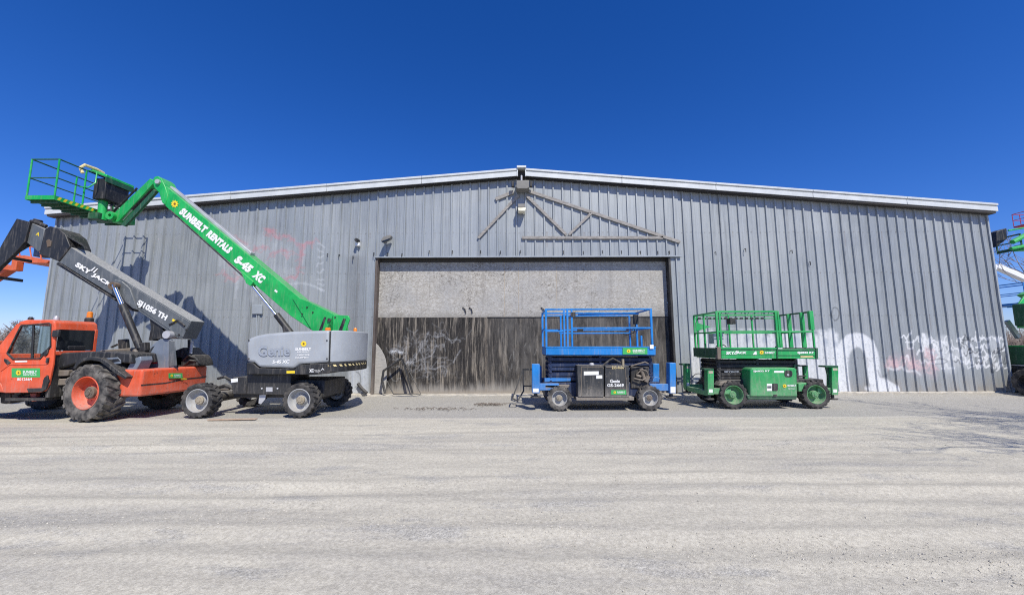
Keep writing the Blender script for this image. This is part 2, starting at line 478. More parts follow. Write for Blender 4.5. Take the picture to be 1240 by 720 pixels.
def letter(mb, body, pl, a, b, h, bold=0.02, shear=0.0, spacing=1.0, th=0.0):
    """Text whose baseline runs from photo position a to b on plane pl; h = cap height in photo pixels."""
    if not isinstance(pl, Pl): pl = Pl(pl)
    A, B = pl.pt(*a), pl.pt(*b)
    u = B - A; L = math.hypot(b[0] - a[0], b[1] - a[1])
    ux, uy = (b[0] - a[0]) / L, (b[1] - a[1]) / L
    T = pl.pt(a[0] + uy * h, a[1] - ux * h); w = T - A
    g, fs = text_geo(body, bold, shear, spacing)
    off = pl.n * -0.004
    mb.add([A + u * x + w * y + off for x, y in g], fs)
    if th:
        mb.add([A + u * x + w * y + off - pl.n * th for x, y in g], fs)
    return mb


def flower(cx, cy, r, pl, parent, n=10):
    if not isinstance(pl, Pl): pl = Pl(pl)
    pts = []
    for i in range(2 * n):
        a = math.pi * i / n; q = r if i % 2 == 0 else r * 0.66
        pts.append((cx + q * math.cos(a), cy + q * math.sin(a)))
    o = part('sunflower_emblem', MB().sheet(pts, pl.off(-0.005)), m_yellow, parent, recalc=False)
    cpts = [(cx + r * 0.3 * math.cos(a * math.pi / 6), cy + r * 0.3 * math.sin(a * math.pi / 6)) for a in range(12)]
    part('emblem_centre', MB().sheet(cpts, pl.off(-0.008)), m_brown, o, recalc=False)
    return o


def sticker(x0, y0, x1, y1, pl, parent, word=True):
    if not isinstance(pl, Pl): pl = Pl(pl)
    o = part('sticker', MB().sheet([(x0, y1), (x1, y1), (x1, y0), (x0, y0)], pl.off(-0.004)), m_sticker, parent, recalc=False)
    h = y1 - y0; w = x1 - x0
    q = pl.off(-0.004)
    flower(x0 + w * 0.24, (y0 + y1) / 2, h * 0.33, q, o)
    mb = MB(); letter(mb, 'SUNBELT', q, (x0 + w * 0.40, y0 + h * 0.56), (x0 + w * 0.90, y0 + h * 0.56), h * 0.30, 0.03)
    letter(mb, 'RENTALS', q, (x0 + w * 0.42, y0 + h * 0.80), (x0 + w * 0.88, y0 + h * 0.80), h * 0.16, 0.02)
    part('lettering', mb, m_white, o, recalc=False)
    return o


# ------------------------------------------------------------------ wheels
def wheel_meshes(Rr, w, rim, lugs, key, lug=0.03, skew=0.16, chunky=0.55):
    t = MB(); h = w / 2; c = (0, 0, 0)
    b = Rr - lug
    t.lathe([(rim * 0.96, -h * .80), (rim * 1.02, -h * .92), (rim + (Rr - rim) * .25, -h * 1.0), (rim + (Rr - rim) * .62, -h * 1.0), (Rr * .93, -h * .93),
             (b * .992, -h * .78), (b, 0), (b * .992, h * .78), (Rr * .93, h * .93), (rim + (Rr - rim) * .5, h), (rim * 1.02, h * .9), (rim * .96, h * .8)], c, 48, closed=True)
    dphi = 2 * math.pi / lugs * chunky / 2
    for k in range(lugs):
        for sd in (-1, 1):
            p0 = 2 * math.pi * (k + (0.5 if sd > 0 else 0)) / lugs
            rows = []
            for tt in (-0.06, 0.5, 0.92, 1.03):
                ph = p0 + skew * tt * (1 if tt < 0.95 else 0.93); y = sd * h * tt
                ro = Rr * (1 - 0.012 * tt * tt) if tt < 1 else Rr * 0.945
                ri = b * 0.975 if tt < 1 else Rr * 0.86
                rows.append([(rr * math.cos(ph + s), y, rr * math.sin(ph + s)) for rr, s in ((ri, -dphi), (ro, -dphi * .8), (ro, dphi * .8), (ri, dphi))])
            vs = [q for r_ in rows for q in r_]; fs = []
            for i in range(3):
                o = i * 4; fs += [(o + j, o + (j + 1) % 4, o + 4 + (j + 1) % 4, o + 4 + j) for j in range(4)]
            fs += [(0, 1, 2, 3), (15, 14, 13, 12)]
            t.add(vs, fs)
    tm = t.mesh('tyre', 30)
    r = MB()
    r.lathe([(rim * 1.0, -h * .86), (rim * .985, -h * .93), (rim * .94, -h * .93), (rim * .91, -h * .80), (rim * .88, -h * .15), (rim * .80, h * .05), (rim * .52, h * .10),
             (rim * .45, -h * .10),
             (rim * .40, -h * .30), (0.0, -h * .30)], c, 40, caps=False)
    for i in range(8):
        a = 2 * math.pi * i / 8
        r.cyl((rim * .6 * math.cos(a), h * .10, rim * .6 * math.sin(a)), (rim * .6 * math.cos(a), h * .0, rim * .6 * math.sin(a)), rim * .035, 6)
    rm = r.mesh('rim', 30)
    hb = MB(); hb.lathe([(rim * .36, -h * .28), (rim * .36, -h * .55), (rim * .31, -h * .62), (rim * .16, -h * .64), (rim * .15, -h * .72), (0, -h * .72)], c, 24, caps=False)
    for i in range(6):
        a = 2 * math.pi * i / 6
        hb.cyl((rim * .24 * math.cos(a), -h * .60, rim * .24 * math.sin(a)), (rim * .24 * math.cos(a), -h * .68, rim * .24 * math.sin(a)), rim * .04, 6)
    hm = hb.mesh('hub', 30)
    return tm, rm, hm


def wheel(parent, meshes, mats, pos, flip=False, rz=0.0):
    e = bpy.data.objects.new('wheel', None); C.objects.link(e); e.empty_display_size = 0.1
    e.parent = parent; e.location = Vector(pos) - ORG[parent.name]; ORG[e.name] = Vector(pos)
    e.rotation_euler = (0, random.uniform(0, 6.28), (math.pi if flip else 0) + rz)
    e.rotation_mode = 'YXZ'
    for nm, me, mt in zip(('tyre', 'rim', 'hub'), meshes, mats):
        if len(me.materials) == 0: me.materials.append(mt)
        o = bpy.data.objects.new(nm, me); C.objects.link(o); o.parent = e
        if me.materials[0] != mt:
            o.material_slots[0].link = 'OBJECT'; o.material_slots[0].material = mt
    return e


# ================================================================== SETTING
# ---- ground: one sheet, fine near the yard, reaching the horizon
def axis(lo, hi, step, far):
    a = list(np.arange(lo, hi + 1e-6, step)); s = step * 1.6
    x = a[-1]
    up = []
    while x < far: x += s; s *= 1.6; up.append(x)
    x = a[0]; s = step * 1.6; dn = []
    while x > -far: x -= s; s *= 1.6; dn.append(x)
    return np.array(dn[::-1] + a + up)


gx = axis(-16, 18, 0.06, 1500); gy = axis(2.0, 14.4, 0.04, 1500)
GX, GY = np.meshgrid(gx, gy)
GZ = np.zeros_like(GX)


def gheight(x, y):
    z = 0.022 * (mnoise.noise((x * 0.12, y * 1.3, 3.1))) + 0.010 * mnoise.noise((x * 0.5, y * 3.2, 9.0)) + 0.008 * mnoise.noise((x * 2.2, y * 2.6, 1.0))
    z += 0.006 * mnoise.noise((x * 7, y * 7, 5.0))
    for yc, am, ph in ((8.35, .012, 0.3), (6.95, .018, 1.2), (6.75, .012, 2.2), (5.15, .020, 0.2), (4.9, .016, 2.9), (3.55, .020, 1.9)):
        u = (y - yc - .22 * math.sin(x * .16 + ph) - .05 * math.sin(x * .7 + ph * 2)) / .15
        if abs(u) < 4:
            e = math.exp(-u * u); z += -am * e + am * .7 * math.exp(-(abs(u) - 1.9) ** 2 * 2.5)
            if e > .3: z += .002 * e * math.sin(x * 31 + 9 * abs(u) + 3 * math.sin(x * .9))
    return z


near = (GX > -17) & (GX < 19) & (GY > 1.5) & (GY < 14.2)
idx = np.argwhere(near)
for i, j in idx:
    y = GY[i, j]; fade = 1.0 if y < 9.2 else max(0.15, 1 - (y - 9.2) / 0.8)
    GZ[i, j] = gheight(GX[i, j], y) * fade
    if y > 13.0:
        GZ[i, j] += max(0, (y - 13.0)) ** 1.5 * .045 * (1 + mnoise.noise((GX[i, j] * .9, y, 3)) + .6 * mnoise.noise((GX[i, j] * 4, y * 4, 3)))
GZ -= 0.012 * near
ny, nx = GX.shape
gv = np.stack([GX, GY, GZ], -1).reshape(-1, 3)
me = bpy.data.meshes.new('ground')
ii, jj = np.meshgrid(np.arange(ny - 1), np.arange(nx - 1), indexing='ij')
q = np.stack([ii * nx + jj, ii * nx + jj + 1, (ii + 1) * nx + jj + 1, (ii + 1) * nx + jj], -1).reshape(-1, 4)
me.from_pydata(gv.tolist(), [], q.tolist())
me.polygons.foreach_set('use_smooth', [True] * len(me.polygons)); me.update()
me.materials.append(m_ground)
go = bpy.data.objects.new('ground', me); C.objects.link(go); tag(go, kind='structure')

# ---- loose stones lying on it (uncountable)
V0 = np.array([(1, 0, 0), (-1, 0, 0), (0, 1, 0), (0, -1, 0), (0, 0, 1), (0, 0, -1)], float)
F0 = np.array([(0, 2, 4), (2, 1, 4), (1, 3, 4), (3, 0, 4), (2, 0, 5), (1, 2, 5), (3, 1, 5), (0, 3, 5)])
sv = []; sf = []; cnt = 0
for k in range(110000):
    y = random.uniform(2.4, 14.0); x = random.uniform(-1.35, 1.35) * (y + 1)
    d = mnoise.noise((x * 0.16, y * 1.15, 7.7)) + 0.5 * mnoise.noise((x * 1.1, y * 1.5, 2.2))
    if y > 9.9: d += 0.22
    if random.random() > max(0.015, (d - 0.02) * 1.5): continue
    s = random.choice([0.004, 0.004, 0.005, 0.006, 0.007, 0.008, 0.011]) * random.uniform(0.7, 1.3)
    if random.random() < 0.003: s *= 1.8
    a = random.uniform(0, 6.28); ca, sa = math.cos(a), math.sin(a)
    W = V0 * np.array([s, s * random.uniform(.5, .9), s * random.uniform(.4, .7)]) * (1 + rng.uniform(-.25, .25, (6, 1)))
    W = np.stack([W[:, 0] * ca - W[:, 1] * sa + x, W[:, 0] * sa + W[:, 1] * ca + y, W[:, 2] + s * 0.2 - 0.012 + (gheight(x, y) if y < 9.2 else 0)], -1)
    sv.append(W); sf.append(F0 + 6 * cnt); cnt += 1
me = bpy.data.meshes.new('gravel'); me.from_pydata(np.concatenate(sv).tolist(), [], np.concatenate(sf).tolist()); me.update(); me.materials.append(m_stone)
go2 = bpy.data.objects.new('gravel', me); C.objects.link(go2)
tag(go2, 'loose grey gravel stones scattered over the dusty yard', 'gravel', kind='stuff')

# ================================================================== WAREHOUSE
WY = 14.26
XL, XR, XM = -16.68, 17.43, 0.36
ZE, ZR = 6.45, 7.84
YB = WY + 32


def top(x):
    return ZR - (ZR - ZE) * (abs(x - XM) / (XR - XM if x > XM else XM - XL))


wh = thing('warehouse', 'long grey ribbed steel warehouse with low gable roof and boarded-up door', 'warehouse', (XM, WY, 0))
PITCH = 0.34


def rib(x):
    """How far the sheet stands out (towards the yard) at x."""
    u = ((x / PITCH) % 1.0 - 0.5) * PITCH
    a = abs(u)
    if a < 0.022: return 0.05
    if a < 0.042: return 0.05 * (0.042 - a) / 0.020
    # two shallow stiffeners between the ribs
    for c0 in (0.085, 0.125):
        pass
    return 0.0


def wall_xs(x0, x1, dx=0.024):
    xs = {round(x0, 4), round(x1, 4)}
    k = math.floor(x0 / PITCH) - 1
    while k * PITCH < x1 + 1:
        c = (k + 0.5) * PITCH
        for o in (-0.042, -0.022, 0.022, 0.042):
            if x0 < c + o < x1: xs.add(round(c + o, 4))
        k += 1
    x = x0
    while x < x1: xs.add(round(x, 4)); x += dx
    return sorted(xs)


def seg_dist(PX, PZ, pts):
    D = np.full(PX.shape, 1e9)
    for (ax, az), (bx, bz) in zip(pts[:-1], pts[1:]):
        vx, vz = bx - ax, bz - az; L = vx * vx + vz * vz + 1e-9
        t = np.clip(((PX - ax) * vx + (PZ - az) * vz) / L, 0, 1)
        D = np.minimum(D, np.hypot(PX - ax - t * vx, PZ - az - t * vz))
    return D


def smooth(pts, it=2):
    for _ in range(it):
        o = [pts[0]]
        for a, b in zip(pts[:-1], pts[1:]):
            o += [(a[0] * .75 + b[0] * .25, a[1] * .75 + b[1] * .25), (a[0] * .25 + b[0] * .75, a[1] * .25 + b[1] * .75)]
        pts = o + [pts[-1]]
    return pts


def wp(*p, Y=WY):
    o = []
    for q in p:
        w = at(q[0], q[1], Y); o.append((w.x, w.z))
    return o


class Paint:
    def __init__(s, PX, PZ):
        s.X, s.Z = PX, PZ; s.c = np.zeros(PX.shape + (3,)); s.a = np.zeros(PX.shape)

    def over(s, mask, col, sub=(slice(None), slice(None))):
        A = s.a[sub]; Cc = s.c[sub]; na = mask + A * (1 - mask)
        for k in range(3):
            Cc[..., k] = np.where(na > 1e-6, (col[k] * mask + Cc[..., k] * A * (1 - mask)) / np.maximum(na, 1e-6), Cc[..., k])
        s.a[sub] = na

    def stroke(s, pts, w, col, alpha=1.0, soft=0.035, sm=2):
        P_ = smooth(pts, sm) if sm else pts
        x0, x1 = min(p[0] for p in P_) - w - .2, max(p[0] for p in P_) + w + .2
        if x1 < s.X.min() or x0 > s.X.max(): return
        c0, c1 = np.searchsorted(s.X[0], [x0, x1]); zz0 = min(p[1] for p in P_) - w - .2; zz1 = max(p[1] for p in P_) + w + .2
        r0 = int(np.searchsorted(s.Z.max(1), zz0)); r1 = int(np.searchsorted(s.Z.min(1), zz1))
        if c1 - c0 < 1 or r1 - r0 < 1: return
        sub = (slice(r0, r1), slice(c0, c1)); D = seg_dist(s.X[sub], s.Z[sub], P_)
        s.over(np.clip((w / 2 + soft - D) / (2 * soft), 0, 1) * alpha, col, sub)

    def blob(s, cx, cz, rx, rz, col, alpha=1.0, soft=0.5):
        c0, c1 = np.searchsorted(s.X[0], [cx - rx, cx + rx]); r0 = int(np.searchsorted(s.Z.max(1), cz - rz)); r1 = int(np.searchsorted(s.Z.min(1), cz + rz))
        if c1 - c0 < 1 or r1 - r0 < 1: return
        sub = (slice(r0, r1), slice(c0, c1)); d = np.hypot((s.X[sub] - cx) / rx, (s.Z[sub] - cz) / rz)
        s.over(np.clip((1 - d) / soft, 0, 1) * alpha, col, sub)


def scribble(cx, cy, w, h, n, rr):
    pts = []
    for i in range(n):
        u = i / (n - 1)
        pts.append((cx - w / 2 + w * u + rr.uniform(-1, 1) * w / n * 1.2, cy + rr.uniform(-.5, .5) * h))
    return pts


WHT = (0.68, 0.69, 0.70); PNK = (0.60, 0.42, 0.43); BLK = (0.05, 0.055, 0.065); RED = (0.50, 0.20, 0.20)


def paint_wall(P):
    rr = random.Random(3)
    # white block letters behind the green lift, the last one like a Q with a tail
    top_px = lambda x: 402 + 3 * math.sin(x * 0.13) + 2 * math.sin(x * 0.51)
    for x in range(838, 1014, 6):
        a = 0.9
        P.stroke(wp((x, top_px(x) + 3), (x + 2, 440), (x + 4, 474)), 0.17, WHT, a, 0.06, 0)
    for (x, y, r) in ((880, 412, 4), (905, 409, 5), (925, 411, 4), (965, 412, 6), (1000, 414, 4), (1012, 418, 4)):
        (cx, cz), = wp((x, y)); P.blob(cx, cz, r / 34, 1.7 * r / 34, (0.36, 0.40, 0.46), 0.75, 0.6)
    P.stroke(wp((1022, 474), (1018, 452), (1019, 430), (1026, 415), (1037, 410), (1049, 415), (1056, 430), (1057, 447), (1060, 462), (1068, 474)), 0.50, WHT, 0.95, 0.04)
    P.stroke(wp((1058, 458), (1070, 465), (1082, 472)), 0.40, WHT, 0.95, 0.04)
    P.stroke(wp((1016, 474), (1013, 445), (1014, 425)), 0.36, WHT, 0.9, 0.05, 0)
    P.stroke(wp((1050, 470), (1066, 472), (1086, 474)), 0.16, WHT, 0.9, 0.05)
    P.stroke(wp((1063, 449), (1067, 458), (1074, 452)), 0.07, (0.12, 0.13, 0.15), 0.6)
    P.blob(*wp((1035, 446))[0], 0.30, 0.85, (0.20, 0.22, 0.25), 0.45, 0.8)
    P.stroke(wp((845, 397), (1000, 400)), 0.05, WHT, 0.35)
    # small scrawls towards the corner
    for i in range(60):
        x = rr.uniform(1094, 1222); y = rr.uniform(407, 444)
        P.stroke(wp(*scribble(x, y, rr.uniform(5, 14), rr.uniform(8, 20), 6, rr)), rr.uniform(0.035, 0.075), WHT, rr.uniform(0.7, 1.0), 0.010)
    for (x, y, rx, rz) in ((1135, 432, .5, .45), (1148, 438, .45, .5), (1166, 430, .4, .5), (1120, 410, .25, .25), (1142, 412, .3, .25), (1205, 418, .3, .4)):
        (cx, cz), = wp((x, y)); P.blob(cx, cz, rx, rz, WHT, 0.40, 0.5)
    for (x, y, rx, rz) in ((1078, 441, .35, .22), (1085, 437, .25, .4), (1102, 436, .4, .55), (1112, 446, .35, .35), (1124, 430, .3, .4), (1128, 448, .3, .4)):
        (cx, cz), = wp((x, y)); P.blob(cx, cz, rx, rz, PNK, 0.36, 0.9)
        for k in range(4): P.stroke(wp(*scribble(x + rr.uniform(-6, 6), y + rr.uniform(-7, 7), 10, 12, 6, rr)), .05, PNK, .6, .02)
    P.stroke(wp((1074, 445), (1084, 448), (1092, 443), (1096, 450), (1108, 448), (1114, 453)), 0.07, WHT, 0.7)
    for i in range(16):
        x = rr.uniform(1150, 1222); y = rr.uniform(408, 446)
        P.stroke(wp(*scribble(x, y, rr.uniform(5, 10), rr.uniform(8, 16), 5, rr)), 0.035, BLK, 0.85, 0.015)
    P.stroke(wp((1126, 436), (1140, 434), (1150, 437), (1138, 441), (1131, 440)), 0.03, BLK, 0.6, 0.02)
    # black ring high on the right
    P.stroke([(x, z) for x, z in wp(*[(1011 + 5 * math.cos(a / 16 * 2 * math.pi), 380 + 8 * math.sin(a / 16 * 2 * math.pi)) for a in range(17)])], 0.035, BLK, 0.8, 0.02, 0)
    # faded red and white scrawl on the left
    for i in range(34):
        x = rr.uniform(268, 372); y = rr.uniform(280, 350)
        P.stroke(wp((x, y), (x + rr.uniform(-2, 1), y + rr.uniform(8, 30))), rr.uniform(0.03, 0.09), (0.58, 0.60, 0.64), rr.uniform(0.15, 0.45), 0.05, 0)
    for (x, y, rx, rz) in ((300, 300, 1.3, .8), (335, 305, 1.4, .9), (310, 330, 1.4, .6), (285, 318, .8, .8), (350, 335, 1.0, .5)):
        (cx, cz), = wp((x, y)); P.blob(cx, cz, rx, rz, (0.47, 0.49, 0.52), 0.30, 0.9)
    for pts in (((324, 278), (330, 282), (334, 287), (345, 287), (355, 291)), ((362, 306), (366, 299), (373, 296), (380, 292)),
                ((365, 300), (363, 312), (363, 325), (362, 334), (352, 337), (343, 342)), ((283, 288), (289, 292), (297, 298)),
                ((302, 306), (312, 301), (322, 300)), ((266, 300), (275, 308), (280, 320)), ((330, 310), (345, 303), (350, 312)),
                ((327, 283), (331, 279), (326, 277)), ((270, 330), (280, 338), (290, 334))):
        P.stroke([(x + rr.uniform(-.1, .1), z + rr.uniform(-.1, .1)) for x, z in wp(*pts)], 0.08, (0.50, 0.22, 0.25), 0.50, 0.06)
        for q_ in wp(*pts): P.stroke(scribble(q_[0], q_[1], .35, .3, 6, rr), 0.035, (0.50, 0.22, 0.25), 0.5, 0.03)
    for y in range(296, 356, 8):
        P.stroke(wp(*scribble(388, y, 7, 8, 5, rr)), 0.03, (0.60, 0.62, 0.65), 0.55)
    P.stroke(wp((348, 345), (362, 342), (378, 345), (392, 352)), 0.06, (0.60, 0.63, 0.66), 0.4)
    # dirt running down under the camera bracket and from bolt holes
    for x, a in ((427, .55), (431, .5), (435, .55), (441, .35), (423, .3)):
        P.stroke(wp((x, 312), (x - 4, 470)), 0.10, (0.13, 0.13, 0.135), a, 0.09, 0)
    # white-washed foot of the wall beside the door
    for x in range(424, 447, 4):
        P.stroke(wp((x, 446), (x, 475)), 0.14, (0.56, 0.59, 0.63), 0.7, 0.06, 0)
    P.stroke([(x, z) for x, z in wp(*[(431 + 6 * math.cos(a / 12 * math.pi - 1.5), 459 + 9 * math.sin(a / 12 * math.pi - 1.5)) for a in range(13)])], 0.03, BLK, 0.8, 0.02, 0)
    k = math.floor(XL / PITCH)
    while k * PITCH < XR:
        x = (k + .5) * PITCH; k += 1
        if x < P.X.min() - .1 or x > P.X.max() + .1: continue
        for z in (1.25, 2.75, 4.3, 5.8):
            for o in (-.075, .09):
                P.blob(x + o, z + rr.uniform(-.02, .02), .035, .035, (0.10, 0.09, 0.085), rr.uniform(.2, .75), 0.8)
            if rr.random() < .18: P.stroke([(x + .09, z), (x + .09, z - rr.uniform(.15, .7))], .03, (0.17, 0.12, 0.09), rr.uniform(.2, .5), .03, 0)
    P.stroke([(XL, 3.02), (DX0, 3.02)], .02, (0.14, 0.15, 0.16), .35, .02, 0)
    for i in range(26):
        x = rr.uniform(XL, XR); z = rr.uniform(1.0, 6.3); P.stroke([(x, z), (x + rr.uniform(-.02, .02), z - rr.uniform(.4, 1.8))], rr.uniform(.02, .08), (0.13, 0.135, 0.14), rr.uniform(.1, .35), .05, 0)
    # old sooty ghost on the left, pale ghost of the lost half of the truss over the door
    P.stroke(wp((470, 300), (520, 268), (570, 251), (605, 236)), 0.05, (0.27, 0.30, 0.345), 0.35, 0.12)
    for i in range(16):
        x = 478 + i * 8.4; y = 292 - (x - 478) * 0.42
        P.stroke(wp((x, y + 4), (x, 306)), 0.26, (0.27, 0.305, 0.35), 0.28, 0.10, 0)


def sheet_wall(name, x0, x1, zlo, y=WY, dz=0.024, label=None):
    xs = np.array(wall_xs(x0, x1)); nz = int(max(2, (ZR - zlo) / dz)); ts = np.linspace(0, 1, nz)
    TP = np.array([top(x) for x in xs]); X = np.tile(xs, (nz, 1)); Z = zlo + ts[:, None] * (TP[None, :] - zlo)
    Yv = y - np.array([rib(x) for x in xs])[None, :].repeat(nz, 0)
    # slight buckles and dents in old sheet
    Yv += 0.004 * np.sin(X * 1.7 + Z * 0.9) + 0.003 * np.sin(X * 5.1 - Z * 1.7)
    if zlo < 1:
        bk_ = np.array([mnoise.noise((x * .8, 4, 4)) + .5 * mnoise.noise((x * 3.1, 1, 4)) for x in xs])[None, :]
        Yv -= .035 * np.clip((.55 - Z) / .5, 0, 1) ** 2 * np.clip(bk_ + .25, 0, 1.2)
        dn_ = np.array([[mnoise.noise((x * .9, z * 1.1, 8)) for x in xs[::6]] for z in Z[::6, 0]])
        dn_ = np.repeat(np.repeat(dn_, 6, 0), 6, 1)[:nz, :len(xs)]
        if dn_.shape == Yv.shape:
            k5 = np.ones(11) / 11
            dn_ = np.apply_along_axis(lambda v: np.convolve(np.pad(v, 5, 'edge'), k5, 'valid'), 0, dn_); dn_ = np.apply_along_axis(lambda v: np.convolve(np.pad(v, 5, 'edge'), k5, 'valid'), 1, dn_)
            Yv += .010 * dn_
    P = Paint(X, Z); paint_wall(P)
    org = np.array([(x0 + x1) / 2, y, zlo])
    v = (np.stack([X, Yv, Z], -1).reshape(-1, 3) - org)
    n = len(xs); i, j = np.meshgrid(np.arange(nz - 1), np.arange(n - 1), indexing='ij')
    f = np.stack([i * n + j, i * n + j + 1, (i + 1) * n + j + 1, (i + 1) * n + j], -1).reshape(-1, 4)
    me = bpy.data.meshes.new(name); me.from_pydata(v.tolist(), [], f.tolist())
    at_ = me.attributes.new('paint', 'FLOAT_COLOR', 'POINT')
    at_.data.foreach_set('color', np.concatenate([P.c.reshape(-1, 3), P.a.reshape(-1, 1)], 1).astype(np.float32).ravel())
    me.materials.append(m_wall); me.update()
    o = place(name, me, org, wh)
    if label: o['label'] = label
    return o


DX0, DX1, DZ = -4.93, 5.72, 4.93          # door opening
sheet_wall('wall_sheeting', XL, DX0, 0.10, label='left wall sheeting with faded pink scrawl')
sheet_wall('wall_sheeting', DX1, XR, 0.10, label='right wall sheeting with white painted lettering along its foot')
sheet_wall('wall_sheeting', DX0, 6.12, DZ - 0.02, y=WY - 0.045, label='header sheeting over the big door')
# side and back walls, roof
mb = MB()
for xx, sgn in ((XL, 1), (XR, -1)):
    n = int((YB - WY) / PITCH)
    pts = []
    for k in range(n):
        y = WY + 0.02 + k * PITCH
        pts += [(xx, y), (xx, y + .25), (xx - sgn * .035, y + .27), (xx - sgn * .035, y + .32)]
    vs = [(x, y, 0) for x, y in pts] + [(x, y, ZE) for x, y in pts]; L = len(pts)
    mb.add(vs, [(i, i + 1, L + i + 1, L + i) for i in range(L - 1)])
mb.add([(XL, YB, 0), (XR, YB, 0), (XR, YB, ZE), (XM, YB, ZR), (XL, YB, ZE)], [(0, 1, 2, 3, 4)])
part('side_walls', mb, m_flash, wh, recalc=False)
mb = MB()
for a, b in ((XL - .12, XM), (XM, XR + .08)):
    za, zb = (ZE + .10 if a < XM - 1 else ZR + .14), (ZR + .14 if b == XM else ZE + .10)
    mb.prism3([(a, WY - .10, za), (b, WY - .10, zb), (b, WY - .10, zb + .06), (a, WY - .10, za + .06)], (0, YB - WY + .3, 0))
part('roof', mb, m_flash, wh)
# gutter-like fascia down both slopes, in lengths with joints
FP = [(-.30, 0.0), (-.30, .17), (-.27, .185), (-.27, .20), (-.33, .21), (-.33, .285), (-.02, .285), (-.02, 0.0)]


def fascia(xa, xb):
    za, zb = top(xa) + .03, top(xb) + .03
    mb = MB(); n = len(FP)
    vs = [(xa, WY + y, za + z) for y, z in FP] + [(xb, WY + y, zb + z) for y, z in FP]
    mb.add(vs, [tuple(range(n)), tuple(range(n, 2 * n))] + [(i, (i + 1) % n, n + (i + 1) % n, n + i) for i in range(n)])
    part('fascia', mb, m_fascia, wh, 0.006, 1)


def xat(px, x):
    return (px - 620) / F * 14.75


cuts = [XL - .18, xat(285, 0), xat(399, 0), xat(512, 0), XM - .16]
for a, b in zip(cuts[:-1], cuts[1:]): fascia(a + .006, b - .006)
cuts = [XM + .16, xat(752, 0), xat(864, 0), xat(979, 0), xat(1090, 0), XR + .12]
for a, b in zip(cuts[:-1], cuts[1:]): fascia(a + .006, b - .006)
mb = MB()
for a, b in ((XL - .1, XM), (XM, XR + .05)):
    ta = ZE - .03 if a < XM - 1 else ZR + .02; tb = ZR + .02 if b == XM else ZE - .03
    mb.prism3([(a, WY - .27, ta - .02), (b, WY - .27, tb - .02), (b, WY - .27, tb + .055), (a, WY - .27, ta + .055)], (0, .23, 0))
part('soffit_trim', mb, m_soffit, wh)
mb = MB(); mb.box(XM - .17, XM + .17, WY - .38, WY - .02, ZR + .30, ZR + .38); mb.box(XM - .17, XM - .13, WY - .32, WY - .02, ZR, ZR + .30); mb.box(XM + .13, XM + .17, WY - .32, WY - .02, ZR, ZR + .30)
part('ridge_cap', mb, m_fascia, wh, 0.01)
part('ridge_gap', MB().box(XM - .128, XM + .128, WY - .12, WY - .04, ZR - .05, ZR + .29), m_soffit, wh)
# corner trims
for xx in (XL, XR):
    s = 1 if xx < 0 else -1
    mb = MB().box(xx - .03, xx + .03, WY - .05, WY + .08, 0.05, top(xx)); part('corner_trim', mb, m_flash, wh, 0.005)
for a, b in ((XL, DX0), (DX1, XR)): part('base_sill', MB().box(a, b, WY - .07, WY + .12, -.1, .095), m_conc, wh, 0.02)

# door recess: jambs, head shadow board, boarded door leaf
DY = WY + 0.24
mb = MB().box(DX0 - .01, DX0 + .07, WY - .03, DY, 0, DZ - .02); part('door_jamb', mb, m_rust, wh, 0.006)
mb = MB().box(DX1 - .06, DX1 + .02, WY - .05, DY, 0, DZ - .02); part('door_jamb', mb, m_dark, wh, 0.006)
part('door_head', MB().box(DX0 - .02, 6.13, WY - .10, WY - .05, DZ - .05, DZ + .0), m_flash, wh, 0.006)
part('door_lintel', MB().box(DX0, DX1, WY + .02, DY + .05, DZ - .01, DZ + .25), m_soffit, wh)
door = thing('sliding_door', 'wide door of pale chipboard over stained black boards', 'door', ((DX0 + DX1) / 2, DY, 0))
del door['category'], door['label']
door.parent = wh; door.location = Vector(((DX0 + DX1) / 2, DY, 0)) - ORG[wh.name]
ZS = at(600, 384, DY).z
xs_up = [DX0 + .07] + [at(p, 350, DY).x for p in (520, 611, 628, 674, 716, 775)] + [DX1 - .06]
for a, b in zip(xs_up[:-1], xs_up[1:]):
    zm = at(600, 341, DY).z + (0 if a < 0 else random.uniform(-.0, .0))
    dy = random.uniform(0, .002)
    part('upper_panel', MB().box(a + .002, b - .002, DY + dy, DY + .03, ZS + .004, zm - .001), m_osb, door)
    part('upper_panel', MB().box(a + .002, b - .002, DY + dy + .003, DY + .03, zm + .001, DZ - .0), m_osb, door)
part('backing', MB().box(DX0 + .07, DX1 - .06, DY + .035, DY + .06, 0.02, DZ), m_soffit, door)
for sx_ in (611, 628, 674): part('panel_seam', MB().box(at(sx_, 350, DY).x - .008, at(sx_, 350, DY).x + .008, DY - .002, DY + .004, ZS + .01, DZ - .01), m_wiretan, door)
part('top_gap_shade', MB().box(DX0 + .07, DX1 - .06, DY - .012, DY - .004, DZ - .16, DZ - .012), m_soffit, door)  # dark strip over the boards, painting in the shade under the door head
for sx_ in (560, 568, 655): part('old_bracket', MB().tube([at(sx_, 372, DY - .02), at(sx_ + 3, 374, DY - .04), at(sx_ + 4, 379, DY - .03)], .018, 5), m_dark, door)
part('middle_rail', MB().box(at(590, 384, DY).x, DX1 - .07, DY - .015, DY + .002, ZS - .012, ZS + .012), m_dark, door)


